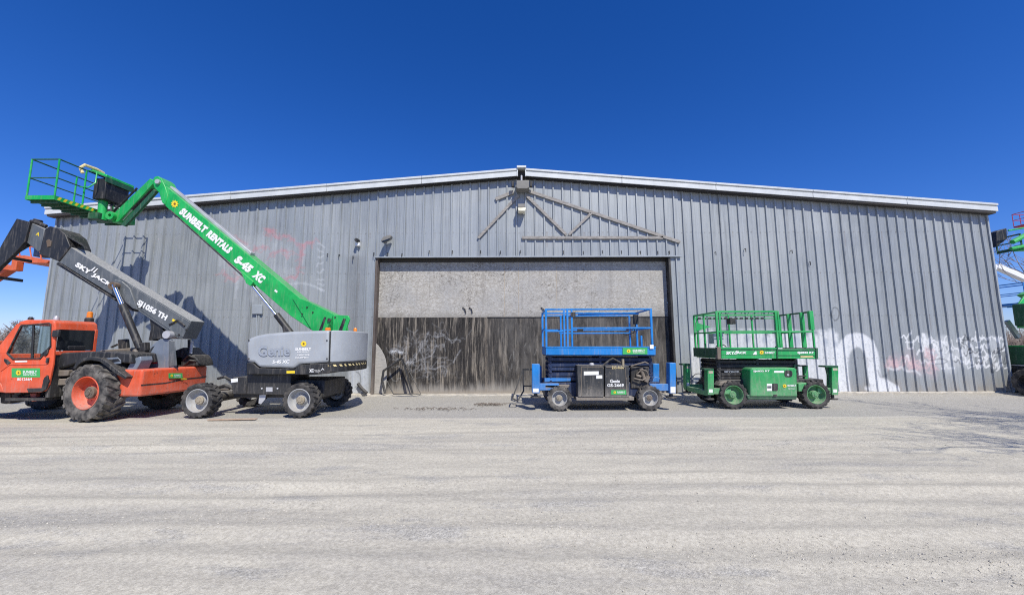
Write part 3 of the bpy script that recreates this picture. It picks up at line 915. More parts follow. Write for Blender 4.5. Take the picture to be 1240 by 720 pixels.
def painted_door():
    x0, x1, z0, z1 = DX0 + .07, DX1 - .06, 0.05, ZS
    xs = np.linspace(x0, x1, 430); zs = np.linspace(z0, z1, 120); X, Z = np.meshgrid(xs, zs)
    Yv = np.full_like(X, DY + .004)
    rr = random.Random(11); P = Paint(X, Z)
    D = lambda *p: wp(*p, Y=DY)
    CH = (0.50, 0.51, 0.53)
    for i in range(90):
        x = rr.gauss(512, 24); y = rr.gauss(428, 17)
        if not 470 < x < 575 or not 392 < y < 462: continue
        P.stroke(D(*scribble(x, y, rr.uniform(4, 16), rr.uniform(4, 18), 6, rr)), rr.uniform(0.012, 0.03), CH, rr.uniform(0.15, 0.5), 0.022)
    for pts in (((476, 428), (474, 424), (478, 422), (484, 426), (490, 427), (494, 428)), ((476, 430), (480, 436)),
                ((512, 448), (520, 444), (528, 446), (536, 442), (541, 448), (540, 455)), ((492, 412), (492, 440)),
                ((518, 400), (510, 420), (500, 436), (497, 442)), ((530, 418), (524, 430), (512, 434)), ((508, 420), (512, 436), (516, 446)),
                ((552, 410), (558, 411), (556, 413)), ((556, 425), (551, 432), (548, 440))):
        P.stroke(D(*[(a + rr.uniform(-1.5, 1.5), b + rr.uniform(-1.5, 1.5)) for a, b in pts]), 0.03, CH, 0.6, 0.025)
    P.stroke(D((474, 426), (480, 424), (486, 427)), 0.10, (0.60, 0.62, 0.65), 0.85, 0.03)
    for x in (588, 589): P.stroke(D((x, 384), (x, 474)), 0.025, (0.22, 0.18, 0.14), 0.8, 0.015, 0)
    for x in (519, 560, 630, 700): P.stroke(D((x, 384), (x, 474)), 0.012, (0.015, 0.015, 0.015), 0.9, 0.01, 0)
    for i in range(16):
        x = rr.uniform(600, 655); y = rr.uniform(405, 460)
        P.stroke(D((x, y), (x + rr.uniform(-3, 3), y + rr.uniform(3, 14))), 0.02, (0.4, 0.39, 0.37), 0.5, 0.015, 0)
    org = np.array([(x0 + x1) / 2, DY, z0])
    v = np.stack([X, Yv, Z], -1).reshape(-1, 3) - org; n = len(xs); m = len(zs)
    i, j = np.meshgrid(np.arange(m - 1), np.arange(n - 1), indexing='ij')
    f = np.stack([i * n + j, i * n + j + 1, (i + 1) * n + j + 1, (i + 1) * n + j], -1).reshape(-1, 4)
    me = bpy.data.meshes.new('lower_panel'); me.from_pydata(v.tolist(), [], f.tolist())
    a = me.attributes.new('paint', 'FLOAT_COLOR', 'POINT')
    a.data.foreach_set('color', np.concatenate([P.c.reshape(-1, 3), P.a.reshape(-1, 1)], 1).astype(np.float32).ravel())
    me.materials.append(m_door); me.update(); place('lower_panel', me, org, door)


painted_door()
tag(part('door_threshold', MB().box(DX0 - .05, DX1 + .1, WY - .28, DY + .02, -.06, .05), m_conc, wh, 0.02), None)

# remains of the timber truss pinned on the header
TY = WY - 0.13
for pts, w in ((((600, 241), (622, 232)), 4.0), (((579, 288), (628, 236)), 3.2), (((640, 231), (824, 293)), 3.6), (((637, 236), (686, 284)), 3.2),
               (((689, 284), (716, 258)), 3.0), (((632, 287.5), (803, 287.5)), 3.4)):
    (a, b) = pts; L = math.hypot(b[0] - a[0], b[1] - a[1]); nx_, ny_ = -(b[1] - a[1]) / L * w / 2, (b[0] - a[0]) / L * w / 2
    part('truss_timber', MB().prism([(a[0] - nx_, a[1] - ny_), (b[0] - nx_, b[1] - ny_), (b[0] + nx_, b[1] + ny_), (a[0] + nx_, a[1] + ny_)], TY, .045), m_wood, wh, 0.004, 1)
# rows of screws / hooks left in the sheeting
for p in [(397, 308), (411, 309), (428, 311), (453, 307), (470, 307), (487, 308)] + [(x, 304 + (x % 7) * .2) for x in (520, 548, 582, 606, 630, 682, 706, 729, 752, 775, 796, 810)] + [(866, 306), (902, 302), (958, 304), (980, 318)]:
    w = at(p[0], p[1], WY - .05)
    part('hook', MB().tube([w + Vector((0, .03, .02)), w + Vector((0, -.05, .02)), w + Vector((0, -.05, -.10))], .014, 5), m_dark, wh)
w0 = at(311, 374, WY - .03)
ebox = thing('junction_box', 'small square grey metal box on the wall below the green boom', 'electric box', (w0.x, WY - .04, w0.z - .3))
part('cover', MB().prism([(305, 369), (317, 369), (317, 380), (305, 380)], WY - .10, .06), m_flash, ebox, 0.008)
part('conduit', MB().tube([at(311, 380, WY - .05), at(311, 400, WY - .05), at(311, 440, WY - .05)], .02, 8), m_flash, ebox)
# wall pipe beside the door foot
pg = thing('broken_downpipe', 'short black pipe leaning low against the wall left of the door', 'pipe', at(440, 474, WY - .2))
part('pipe', MB().tube([at(433.5, 464, WY - .10), at(438, 470, WY - .14), at(444, 475.5, WY - .2)], .055, 10), m_black, pg)

# lamps and camera on the wall
b0 = at(632, 222, WY - .25)
L1 = thing('floodlight', 'grey box floodlight with side brackets under the roof ridge', 'floodlight', (b0.x, WY - .02, b0.z - .3))
part('housing', MB().prism([(625.5, 218), (640.5, 218), (641, 227), (638, 228.5), (627, 228.5), (625, 227)], WY - .50, .36), m_lampgrey, L1, 0.02)
for x in (621, 643): part('sensor', MB().box(at(x, 224, WY - .3).x - .05, at(x, 224, WY - .3).x + .05, WY - .36, WY - .22, b0.z - .16, b0.z + .04), m_dark, L1, 0.015)
mb = MB().tube([at(631.5, 219, WY - .3), at(631.5, 213, WY - .3), at(631.5, 213, WY)], .035, 8); part('bracket', mb, m_alu, L1)
b1 = at(631.5, 250, WY - .35)
L2 = thing('wall_pack_light', 'pale wall lamp with cream lens just below the ridge floodlight', 'wall lamp', (b1.x, WY, b1.z - .3))
part('housing', MB().prism([(627, 246.5), (636, 246.5), (636, 251), (627, 251)], WY - .42, .37), m_lampgrey, L2, 0.02)
part('lens', MB().prism([(627, 251.2), (637, 251.2), (636, 255.5), (627.5, 255.5)], WY - .43, .30), m_lens, L2, 0.02)
b2 = at(467, 289, WY - .25)
L3 = thing('small_floodlight', 'small tilted floodlight above the left end of the big door', 'floodlight', (b2.x, WY, b2.z - .2))
part('housing', MB().prism([(461, 291), (464, 286.5), (472, 284), (473.5, 285), (472.5, 288), (463, 293)], WY - .42, .22), m_lampgrey, L3, 0.01)
part('lens', MB().prism([(461.5, 292), (472, 288.5), (471.5, 290.2), (463, 293.6)], WY - .44, .02), m_dglass, L3)
part('bracket', MB().tube([at(468, 287, WY - .25), at(470, 286, WY)], .03, 6), m_dark, L3)
b3 = at(432, 293, WY - .15)
L4 = thing('security_camera', 'small white and black security camera on wall left of door', 'camera', (b3.x, WY, b3.z - .2))
part('mount', MB().prism([(430, 293), (435, 293), (435, 297.5), (430, 297.5)], WY - .16, .13), m_white, L4, 0.012)
c0 = at(432.5, 291, WY - .18); part('body', MB().lathe([(0, -.11), (.06, -.11), (.07, -.05), (.07, .10), (0, .10)], c0, 14), m_black, L4)

# ================================================================== TELEHANDLER
TY0 = 9.46
th = thing('telehandler', 'orange telehandler with grey raised boom and big lugged tyre', 'telehandler', (-9.8, 10.6, 0))
q0 = Pl(TY0)
# cab: lower door side, pillars, roof, far side
CABY1 = 10.42
part('cab_door', MB().prism([(-9, 428), (8, 428), (15, 435.5), (48, 436), (62.5, 420), (66.2, 392), (67, 400), (64, 440), (59, 465), (54, 473), (48, 475), (5, 475.5), (1, 464), (-6, 455)], TY0, .05), m_orange, th, 0.012,
     label='orange cab side with green rental sticker')
part('door_crease', MB().tube([at(1, 449, TY0 - .004), at(12, 441, TY0 - .004), at(57, 440.5, TY0 - .004)], .012, 6), m_orange, th)
part('front_cowl', MB().prism([(-9, 428), (-34, 436), (-40, 462), (-10, 474), (5, 475.5), (1, 464), (-6, 455)], TY0 + .02, 1.0), m_orange, th, 0.03)
part('cab_pillar', MB().prism([(-9, 428), (20, 392), (26, 392), (8.5, 428)], TY0, .06), m_orange, th, 0.01)
part('cab_pillar', MB().prism([(61.5, 391), (66.2, 391), (66.8, 398), (64.5, 424), (62, 421)], TY0 - .005, .06), m_orange, th, 0.01)
part('cab_roof', MB().prism([(20, 392), (24, 389), (31, 387), (63, 387), (66.5, 390), (67, 400), (62, 393), (26, 393.5)], TY0 - .01, .99), m_orange, th, 0.03, 3)
part('cab_pillar', MB().prism([(-9, 428), (20, 392), (26, 392), (8.5, 428)], Pl(CABY1), .05), m_black, th)
XC = at(66, 410, TY0).x
zt = at(66, 400, TY0).z; zb = at(66, 425, TY0).z; zw = at(66, 470, TY0).z
part('cab_pillar', MB().box(XC - .06, XC + .012, CABY1 - .07, CABY1 + .01, zb - .02, zt + .05), m_orange, th, 0.01)
part('cab_sill', MB().box(XC - .05, XC + .02, TY0 + .05, CABY1, zb - .09, zb), m_orange, th, 0.01)
part('cab_back_panel', MB().box(XC - .10, XC, TY0 + .05, CABY1, .55, zb - .09), m_dark, th, 0.01)
part('cab_wall', MB().prism([(-9, 428), (64, 436), (64, 470), (5, 475)], Pl(CABY1), .04), m_dark, th)
part('cab_floor', MB().box(at(4, 470, TY0).x, XC - .1, TY0 + .06, CABY1, .48, .54), m_dark, th)
part('window', MB().prism([(8, 428), (25.5, 393.5), (61.5, 391.5), (61.5, 419), (48.5, 434.5), (15, 434.5)], TY0 + .015, .006), m_glass, th)
mb = MB(); mb.tube([at(x, y, TY0 - .002) for x, y in ((9, 427.5), (25.6, 394.3), (60, 391.3), (61.8, 393), (61.6, 418.6), (48.5, 434), (16, 434.2))], .022, 6, True); part('window_seal', mb, m_black, th)
part('window_bar', MB().prism([(38.8, 393), (41.2, 393), (39.5, 434), (36.8, 434)], TY0 - .004, .03), m_black, th, 0.004)
part('rear_window', MB().box(XC + .002, XC + .012, TY0 + .06, CABY1 - .08, zb + .02, zt + .03), m_dglass, th)
part('window', MB().prism([(6, 428), (25.5, 394), (61, 392), (61, 434)], Pl(CABY1 + .01), .006), m_glass, th)
# cab interior
sx = at(47, 430, TY0).x
mb = MB(); mb.box(sx - .28, sx + .2, 9.72, 10.2, .95, 1.08); mb.prism3([(sx + .12, 9.74, 1.05), (sx + .24, 9.74, 1.05), (sx + .34, 9.74, 1.75), (sx + .24, 9.74, 1.75)], (0, .44, 0)); mb.box(sx - .15, sx + .15, 9.8, 10.12, .54, .95)
part('seat', mb, m_black, th, 0.03)
wx = at(33, 425, TY0).x
cw = Vector((wx, 9.95, 1.52)); mb = MB()
mb.tube([cw + Vector((.19 * math.cos(a) * .45, .19 * math.sin(a), .19 * math.cos(a) * .9)) for a in [i * math.pi / 9 for i in range(18)]], .016, 6, True)
mb.tube([cw, cw + Vector((-.28, 0, -.5))], .03, 8); mb.tube([cw + Vector((0, -.18, 0)), cw + Vector((0, .18, 0))], .014, 6)
part('steering_wheel', mb, m_black, th)
part('dashboard', MB().box(at(14, 432, TY0).x, wx - .2, 9.6, 10.36, .6, 1.28), m_dark, th, 0.03)
# door furniture
part('door_handle', MB().prism([(4.5, 434), (8, 435), (12, 439), (11, 441), (8, 441), (4.5, 437)], TY0 - .02, .03), m_black, th, 0.006)
part('door_latch', MB().prism([(52, 429), (55, 423), (58, 424), (57, 428), (54, 431)], TY0 - .03, .04), m_black, th, 0.006)
part('side_step', MB().prism([(32, 470), (50, 469.5), (53, 457), (57, 454), (58.5, 461), (55, 471), (50, 474.5), (34, 475)], TY0 - .03, .04), m_dark, th, 0.008)
part('mirror', MB().box(XC - .03, XC + .12, TY0 - .05, TY0 + .02, at(66, 408, TY0).z, at(66, 399.5, TY0).z), m_black, th, 0.02)
sticker(14, 445.5, 48.5, 456.5, q0, th)
mb = MB(); letter(mb, '8012664', q0.off(-.002), (21, 460.6), (39, 460.3), 3.4, .02); part('unit_number', mb, m_white, th, recalc=False)
part('label_strip', MB().sheet([(18, 438.5), (33, 438), (33, 436.2), (18, 436.4)], q0.off(-.006)), m_white, th, recalc=False)
# lights on the roof
p0 = at(37, 387, 9.7); part('work_light', MB().lathe([(.0, 0), (.05, 0), (.05, .04), (.03, .07), (0, .07)], p0, 12, 'Z'), m_black, th)
p0 = at(68, 387.5, 9.9); part('antenna_dome', MB().lathe([(.055, -.02), (.055, .05), (.035, .10), (0, .115)], p0, 14, 'Z'), m_alu, th)
p0 = at(108, 388, 10.4); bc = part('beacon_base', MB().lathe([(.09, -.03), (.09, .05), (.06, .08), (0, .08)], p0, 14, 'Z'), m_dark, th)
part('beacon_lens', MB().lathe([(.062, .08), (.06, .20), (.04, .23), (0, .235)], p0, 14, 'Z'), m_amber, bc)
# chassis, fender, tank and steps between cab and tower
part('chassis', MB().box(at(-30, 470, 10).x, at(150, 470, 10).x, 10.15, 11.15, .48, .88), m_dark, th, 0.02)
part('hydraulic_tank', MB().prism([(68, 431), (74, 427), (118, 425), (140, 426), (158, 428), (160, 440), (104, 437), (92, 440), (72, 446), (66, 447)], 9.62, .72), m_black, th, 0.04, 3)
part('mudguard', MB().prism([(88, 446), (92, 438), (100, 433.5), (110, 432), (122, 433.5), (131, 439), (142, 448), (153, 456), (151, 459), (139, 452), (128, 443), (120, 437.5), (110, 435.6), (101, 437), (95, 441), (91, 447)], 9.47, .62), m_black, th, 0.012)
part('step_box', MB().prism([(62, 448), (83, 448), (82, 455), (60, 456)], 9.64, .4), m_mud, th, 0.02)
part('step_box', MB().prism([(60, 459), (82, 458), (81, 466), (59, 467)], 9.66, .4), m_mud, th, 0.02)
part('tool_box', MB().prism([(66, 430), (86, 429), (90, 444), (86, 452), (66, 450)], 9.75, .5), m_dark, th, 0.03)
part('vent_plate', MB().prism([(127, 433.4), (142, 432.2), (146, 436), (146, 440), (131, 441)], 9.60, .02), m_tower, th, 0.004)
part('vent_slots', MB().prism([(129, 435.2), (143, 434), (145, 437), (131, 439)], 9.592, .01), m_black, th)
part('boom_rest', MB().prism([(96, 431), (165, 425.5), (170, 431), (165, 438), (100, 438)], 10.35, .5), m_dark, th, 0.02)
part('grey_arm', MB().prism([(153, 447.5), (160, 434.5), (170, 431), (171, 436), (165, 448)], 9.72, .32), m_tower, th, 0.015)
part('axle', MB().cyl((at(103, 474, 9.9).x, 9.9, .66), (at(103, 474, 9.9).x, 11.6, .66), .13, 14), m_dark, th)
part('axle_arm', MB().prism([(152, 468), (164, 463), (168, 466), (160, 474), (153, 473)], 9.9, .3), m_mud, th, 0.02)
part('underbody_tank', MB().prism([(0, 476), (12, 476), (12, 488), (6, 489), (0, 488)], 9.9, .3), m_dark, th, 0.02)
part('tow_hook', MB().prism([(36, 476), (43, 476), (44, 484), (38, 486)], 9.7, .1), m_orange, th, 0.01)
part('underbody_bracket', MB().prism([(14, 477), (22, 477), (21, 485), (15, 485)], 9.8, .14), m_dark, th, 0.01)
# tower that carries the boom pivot
part('tower', MB().prism([(170, 446), (172, 441), (184, 418), (194, 410), (206, 410.5), (211, 444), (206, 448), (176, 452), (171, 452)], 10.40, .09), m_tower, th, 0.012)
part('tower', MB().prism([(185, 430), (190, 414), (205, 411), (213, 442), (208, 446)], 11.0, .10), m_tower, th, 0.012)
part('tower_side', MB().prism([(204.5, 411.5), (211, 413), (214, 442), (204, 444)], 10.38, .02), m_boom, th, 0.006)
part('tower_decal', MB().prism([(171.5, 440), (184, 420), (187, 418.5), (175, 439)], 10.394, .005), m_black, th)
part('red_reflector', MB().prism([(180, 437.5), (190, 436.8), (190, 439.8), (181, 440.3)], 10.39, .009), m_red, th, 0.002)
part('hose_bundle', MB().tube([at(163, 424, 10.2), at(167, 431, 10.1), at(173, 437, 10.15), at(176, 447, 10.2)], .045, 8), m_mud, th)
# boom: outer box, inner section nose, cylinder
BP = Pl(10.50)
part('boom', MB().prism([(85, 298.5), (102.5, 310), (231.7, 388.5), (221, 410), (214, 408.8), (207, 404), (166, 375.5), (70, 316.5)], BP, .47), m_boom, th, 0.012)
part('boom_stiffener', MB().prism([(132, 346), (134, 341), (139, 338.5), (147, 340.5), (157, 349), (166, 374.5), (161, 373.5), (152, 366), (146, 356), (136, 350)], BP.off(-.05), .045), m_boom, th, 0.008)
part('boom_edge_plate', MB().prism([(149, 345.5), (156, 344), (214, 380), (230, 389.5), (222, 407.5), (213, 406), (208, 401), (170, 375), (159, 360)], BP.off(-.014), .012), m_boom, th, 0.006)
part('boom_grip', MB().tube([at(*p, 10.47) for p in ((205, 393), (215, 387.5), (223.5, 394.5))], .028, 6), m_black, th)
part('boom_pin', MB().cyl(at(201, 405, 10.34), at(201, 405, 10.34) + Vector((0, .84, 0)), .10, 18), m_alu, th)
part('hose_tray', MB().prism3([at(68, 279.5, 10.50), at(101, 298.5, 10.50), at(100, 297, 10.94), at(70, 277, 10.94)], (0, 0, .03)), m_black, th, 0.004)
part('boom_lower_plate', MB().prism([(70, 317.5), (163, 374), (160, 376.5), (68, 320)], BP.off(.02), .40), m_black, th)
nose = part('boom_nose', MB().prism([(54, 277.5), (60, 273.5), (70, 276), (79, 283.5), (85, 298.5), (71, 316.5), (60, 312), (47, 308)], BP.off(-.03), .56), m_black, th, 0.02)
part('wear_pad', MB().prism([(56, 291), (59, 289.5), (62, 292), (61, 298), (57, 299)], BP.off(-.045), .02), m_hubd, nose)
hd = part('boom_head', MB().prism([(35, 268), (54, 277), (50, 303), (46, 305), (30, 292)], BP.off(.06), .42), m_boom, th, 0.02)
mb = MB(); letter(mb, 'A', BP.off(.058), (43.4, 284.5), (47.2, 286), 4.2, .03); part('position_letter', mb, m_yellow, hd, recalc=False)
mb = MB()
mb.tube([at(38, 268, 10.6), at(46, 270, 10.6), at(56, 274, 10.65)], .05, 8); mb.tube([at(42, 266.5, 10.8), at(50, 268.5, 10.75)], .045, 8)
part('hydraulic_hoses', mb, m_dark, th)
cr = part('fork_carriage', MB().prism([(20, 264.5), (36, 268.5), (30, 292), (20, 304), (0, 323), (-16, 340), (-22, 338), (-10, 318), (4, 292)], BP.off(.0), .10), m_black, th, 0.012)
part('fork_carriage', MB().prism([(20, 264.5), (36, 268.5), (30, 292), (20, 304), (0, 323), (-16, 340), (-22, 338), (-10, 318), (4, 292)], BP.off(.75), .10), m_black, th, 0.012)
for p in ((21, 267), (8, 290), (-4, 309), (-16, 334)):
    mb = MB().box(at(*p, 10.52).x - .03, at(*p, 10.52).x + .03, 10.52, 11.3, at(*p, 10.52).z - .04, at(*p, 10.52).z + .04)
    part('carriage_bar', mb, m_black, th, 0.008)
part('tilt_cylinder', MB().cyl(at(33, 296, 10.7), at(6, 312, 10.7), .07, 12), m_dark, th)
part('tilt_rod', MB().cyl(at(6, 312, 10.7), at(-8, 322, 10.7), .035, 12), m_chrome, th)
part('fork', MB().prism([(-14, 332), (-8, 336), (-40, 384), (-46, 380)], BP.off(.15), .12), m_black, th, 0.01)
part('fork', MB().prism([(-14, 332), (-8, 336), (-40, 384), (-46, 380)], BP.off(.58), .12), m_black, th, 0.01)
# lift cylinder on the near side of the boom
LY = 10.36
part('cylinder_barrel', MB().cyl(at(148, 369, LY), at(170, 422, LY), .085, 18), m_black, th)
part('cylinder_rod', MB().cyl(at(138, 345, LY), at(148, 369, LY), .052, 16), m_chrome, th)
part('cylinder_eye', MB().lathe([(.10, -.05), (.10, .09), (.04, .09), (.04, -.05)], at(137.5, 346, LY), 18, closed=True), m_hubd, th)
part('cylinder_foot', MB().prism([(162, 417), (175, 414), (176, 424), (170, 430), (164, 428)], 10.30, .16), m_dark, th, 0.015)
part('second_cylinder', MB().cyl(at(192, 380, 10.72), at(186, 412, 10.72), .10, 14), m_black, th)
part('pivot_ear', MB().prism([(181, 384), (196, 395), (200, 408), (196, 410), (184, 411)], 10.55, .3), m_black, th, 0.01)
# engine hood at the back
hz0, hz1 = at(171, 480, 9.64).z, at(172, 447, 9.64).z
HX = at(170.5, 465, 9.64).x
RP = Pl(9.66, 1.95 / .20, HX)           # the slightly turned rear face
rear = [(HX - 1.0, 9.64), (HX, 9.64), (HX + .10, 10.2), (HX + .16, 10.7), (HX + .17, 11.2), (HX + .10, 11.55), (HX - .05, 11.66), (HX - 1.0, 11.66)]
hood = part('counterweight', MB().plan(rear, hz0, hz1), m_orange, th, 0.05, 3)
ins = [(x + .006, y) for x, y in rear[1:6]]
part('hood_crease', MB().add([(x, y, hz0 + .25 + (.0 if y < 10.5 else .06)) for x, y in ins] + [(x, y, hz0 + .28 + (.0 if y < 10.5 else .06)) for x, y in ins], [(i, i + 1, 6 + i, 5 + i) for i in range(4)]), m_dark, hood, recalc=False)
part('engine_hood', MB().box(HX - 2.0, HX - .15, 11.0, 11.7, hz1 - .1, hz1 + .30), m_dark, th, 0.05, 3)
RS = Pl(10.45, 6.0, HX + .16)
sticker(204, 451.5, 221, 457.5, RS, th)
mb = MB(); letter(mb, '1056', RS, (219, 459.8), (226, 459.4), 2.2, .02); part('unit_number', mb, m_yellow, th, recalc=False)
part('engine_block', MB().prism([(207, 444), (209, 425), (222, 420), (228, 428), (234, 430), (238, 436), (240, 443)], 11.0, .6), m_dark, th, 0.04)
mb = MB()
for (x, y0_, y1_) in ((232, 411, 441), (236, 425, 440), (226, 428, 441)): mb.cyl(at(x - 3, y0_, 11.1), at(x - 3, y1_, 11.1), .035, 10)
mb.tube([at(222, 436, 11.0), at(228, 430, 10.95), at(236, 433, 11.0), at(242, 440, 11.05)], .03, 8)
mb.tube([at(224, 441, 11.0), at(230, 436, 10.95), at(238, 437, 11.0)], .025, 8)
part('engine_hoses', mb, m_black, th)
part('steel_post', MB().cyl(at(232.5, 413, 11.0), at(231, 428, 11.0), .035, 10), m_alu, th)
part('grab_rail', MB().tube([at(238, 441, 11.3), at(238, 433, 11.3), at(246, 436, 11.35), at(247, 441, 11.35)], .018, 8), m_black, th)
part('right_mirror', MB().prism([(142, 411), (153, 410), (154, 423), (143, 424)], 11.3, .1), m_dark, th, 0.02)
mb = MB().tube([at(147, 424, 11.35), at(146, 436, 11.3)], .03, 6).tube([at(135, 420, 11.3), at(142, 417, 11.3)], .03, 6); part('mirror_bracket', mb, m_dark, th)
part('right_bodywork', MB().prism([(120, 424), (170, 420), (172, 436), (122, 438)], 11.2, .3), m_mud, th, 0.03)
tw = wheel_meshes(.665, .46, .385, 19, 'tele', .05, .20, .5)
wx = at(103.5, 473, TY0).x
for (x, y, fl, rz) in ((wx, TY0 + .235, False, -.16), (wx, 11.62, True, 0), (wx - 3.25, TY0 + .24, False, 0), (wx - 3.25, 11.62, True, 0)):
    wheel(th, tw, (m_tyred if y < 10 else m_tyre, m_orange, m_hubd), (x, y, .655), fl, rz)
# boom lettering
bl = BP.off(-.014)
mb = MB(); letter(mb, 'SKY', bl, (90.5, 322), (109, 333.4), 6.2, .06, .12, 1.06); letter(mb, 'JACK', bl, (110, 334.6), (133, 348.7), 6.2, .06, .12, 1.06)
for k in (0, 3.2): mb.sheet([(109.0 + k, 327.6 + k * .6), (110.6 + k, 328.6 + k * .6), (116.0 + k * .9, 323.4 + k * .55), (114.8 + k * .9, 323.0 + k * .55)], bl.off(-.004))
part('lettering', mb, m_white, th, recalc=False)
mb = MB(); letter(mb, 'SJ1056 TH', bl, (164.5, 370), (199.5, 389.6), 9.0, .05, 0.0, 1.0); part('lettering', mb, m_white, th, recalc=False)

# ================================================================== BOOM LIFT
bf = thing('boom_lift', 'green boom lift with grey body cover, boom raised left over the roofline', 'boom lift', (-6.3, 11.0, 0))
BX = Pl(10.02)
part('turntable_cover', MB().prism([(298.4, 438), (298.4, 414), (300.5, 409.5), (310, 406), (322, 403.6), (354.5, 401), (399, 399.6), (398.4, 438.7), (362, 440.8), (356, 446), (313, 444.5), (307, 438.7)], BX, .62), m_grey, bf, 0.07, 4, 40)
part('far_turntable_cover', MB().prism([(298.4, 438), (298.4, 414), (300.5, 409.5), (310, 406), (322, 403.6), (354.5, 401), (399, 399.6), (398.4, 446)], BX.off(1.55), .60), m_grey, bf, 0.07, 4, 40)
zt0, zb0, zk0 = at(400, 399.6, 10.02).z, at(400, 438.7, 10.02).z, at(400, 450.5, 10.02).z
xa = at(399.8, 420, 10.02).x
arc = [(xa, 10.02)] + [(-4.56 + .42 * math.sin(a), 11.12 - 1.09 * math.cos(a)) for a in [i / 14 * math.pi for i in range(1, 14)]] + [(xa, 12.2)]
part('counterweight_cover', MB().plan(arc, zb0, zt0), m_grey, bf, 0.07, 4, 40)
arc2 = [(x + .006, y + (.006 if y < 11 else -.006)) for x, y in arc]
hz = part('counterweight_base', MB().plan(arc2, zk0, zb0 - .01), m_black, bf, 0.012)
mb = MB(); na = 60; pa = [(-4.56 + .435 * math.sin(a), 11.12 - 1.10 * math.cos(a)) for a in [0.02 + i / na * 2.0 for i in range(na + 1)]]
acc = 0.0
for i in range(na):
    (x0_, y0_), (x1_, y1_) = pa[i], pa[i + 1]; acc += math.hypot(x1_ - x0_, y1_ - y0_)
    if (acc / .16) % 1 < 0.42:
        (x2_, y2_), (x3_, y3_) = pa[max(0, i - 2)], pa[max(1, i - 1)]
        mb.add([(x0_, y0_, zb0 - .10), (x1_, y1_, zb0 - .10), (x3_, y3_, zb0 - .05), (x2_, y2_, zb0 - .05)], [(0, 1, 2, 3)])
part('hazard_stripes', mb, m_cream, hz, recalc=False)
part('turntable_skirt', MB().prism([(298.6, 439), (306.5, 439.5), (313, 445.3), (356.5, 446.8), (362.5, 441.6), (398.6, 439.4), (398.6, 451.8), (380, 453.5), (298.6, 453)], BX.off(.02), 2.15), m_black, bf, 0.015)
part('cover_seam', MB().prism([(399, 401), (400.4, 401), (399, 451), (397.6, 451)], BX.off(-.004), .01), m_black, bf)
part('turntable_ring', MB().lathe([(.55, 0), (.55, .22), (0, .22)], (at(345, 455, 11).x, 11.1, .78), 28, 'Z'), m_black, bf)
part('chassis', MB().box(at(282, 460, 10.4).x, at(392, 460, 10.4).x, 10.45, 11.75, .42, .86), m_black, bf, 0.03)
part('chassis_side_box', MB().prism([(299, 453), (352, 453), (352, 476), (342, 478), (299, 477)], 10.22, .3), m_black, bf, 0.015)
part('chassis_end_plate', MB().prism([(281, 456.5), (299, 456), (299, 477), (281, 477)], 10.28, 1.3), m_black, bf, 0.02)
part('label_plate', MB().sheet([(280, 463), (288, 462), (288, 457.5), (279.5, 458.5)], 10.27), m_white, bf, recalc=False)
part('data_plate', MB().sheet([(322, 474), (330, 474), (330, 468.5), (322, 468.5)], 10.21), m_alu, bf, recalc=False)
mb = MB()
for x in (317, 336): mb.cyl(at(x, 470, 10.21), at(x, 470, 10.25), .02, 8)
part('bolts', mb, m_alu, bf)
part('steer_linkage', MB().tube([at(262, 470, 10.4), at(273, 466, 10.35), at(283, 470, 10.4)], .04, 8).tube([at(264, 458, 10.5), at(272, 456, 10.45), at(282, 461, 10.5)], .035, 8), m_dark, bf)
part('steer_cylinder', MB().cyl(at(264, 471, 10.4), at(278, 470, 10.4), .045, 10), m_mud, bf)
part('hanging_tag', MB().prism([(314, 478), (322, 477), (321, 483), (316, 489), (313, 488)], 10.3, .02), m_alu, bf)
for px in (238.5, 362):
    x = at(px, 482, 9.95).x
    part('axle', MB().cyl((x, 10.2, .41), (x, 11.9, .41), .12, 14), m_dark, bf)
    part('fork_leg', MB().box(x - .18, x + .18, 10.3, 10.5, .35, .72), m_dark, bf, 0.03)
bw = wheel_meshes(.415, .34, .285, 18, 'boom', .032, .17, .55)
for px in (238.5, 362):
    x = at(px, 482, 9.93).x
    wheel(bf, bw, (m_tyre, m_rim, m_hub), (x, 9.93 + .17, .412), False, -.05)
    wheel(bf, bw, (m_tyre, m_rim, m_hub), (x + .04, 11.95, .412), True)
# beacon + labels on the cover
p0 = at(397, 400.5, 10.3); part('beacon', MB().lathe([(.07, -.02), (.07, .06), (.05, .085), (0, .085)], p0, 14, 'Z'), m_amber, bf)
p0 = at(430, 402, 11.4); part('beacon', MB().lathe([(.05, -.02), (.05, .08), (.03, .12), (0, .12)], p0, 12, 'Z'), m_amber, bf)
mb = MB(); letter(mb, 'Genie', BX.off(-.004), (313, 431.2), (351.5, 430.6), 12.4, .035, 0, 1.0, .012); part('moulded_lettering', mb, m_lettergrey, bf, recalc=False)
flower(367.6, 416, 4.2, BX.off(-.003), bf, 9)
mb = MB(); q = BX.off(-.003)
letter(mb, 'SUNBELT', q, (357.6, 424.2), (377, 423.8), 3.2, .05); letter(mb, 'RENTALS', q, (360, 426.6), (374.5, 426.3), 1.5, .03)
letter(mb, 'CREDIT FOR', q, (360, 430.6), (375, 430.3), 1.9, .03); letter(mb, 'EQUIPMENT', q, (358, 434), (374, 433.7), 2.2, .03)
part('lettering', mb, m_white, bf, recalc=False)
mb = MB(); letter(mb, 'S-45 XC', q, (330, 440), (351, 439.6), 4.2, .04, .2); part('model_lettering', mb, m_white, bf, recalc=False)
sq_ = BX.off(.018)
mb = MB(); letter(mb, 'XC', sq_, (374.8, 450.6), (380, 450.4), 4.2, .05); letter(mb, 'TOUGH', sq_, (381, 450.4), (388, 450), 2.8, .0)
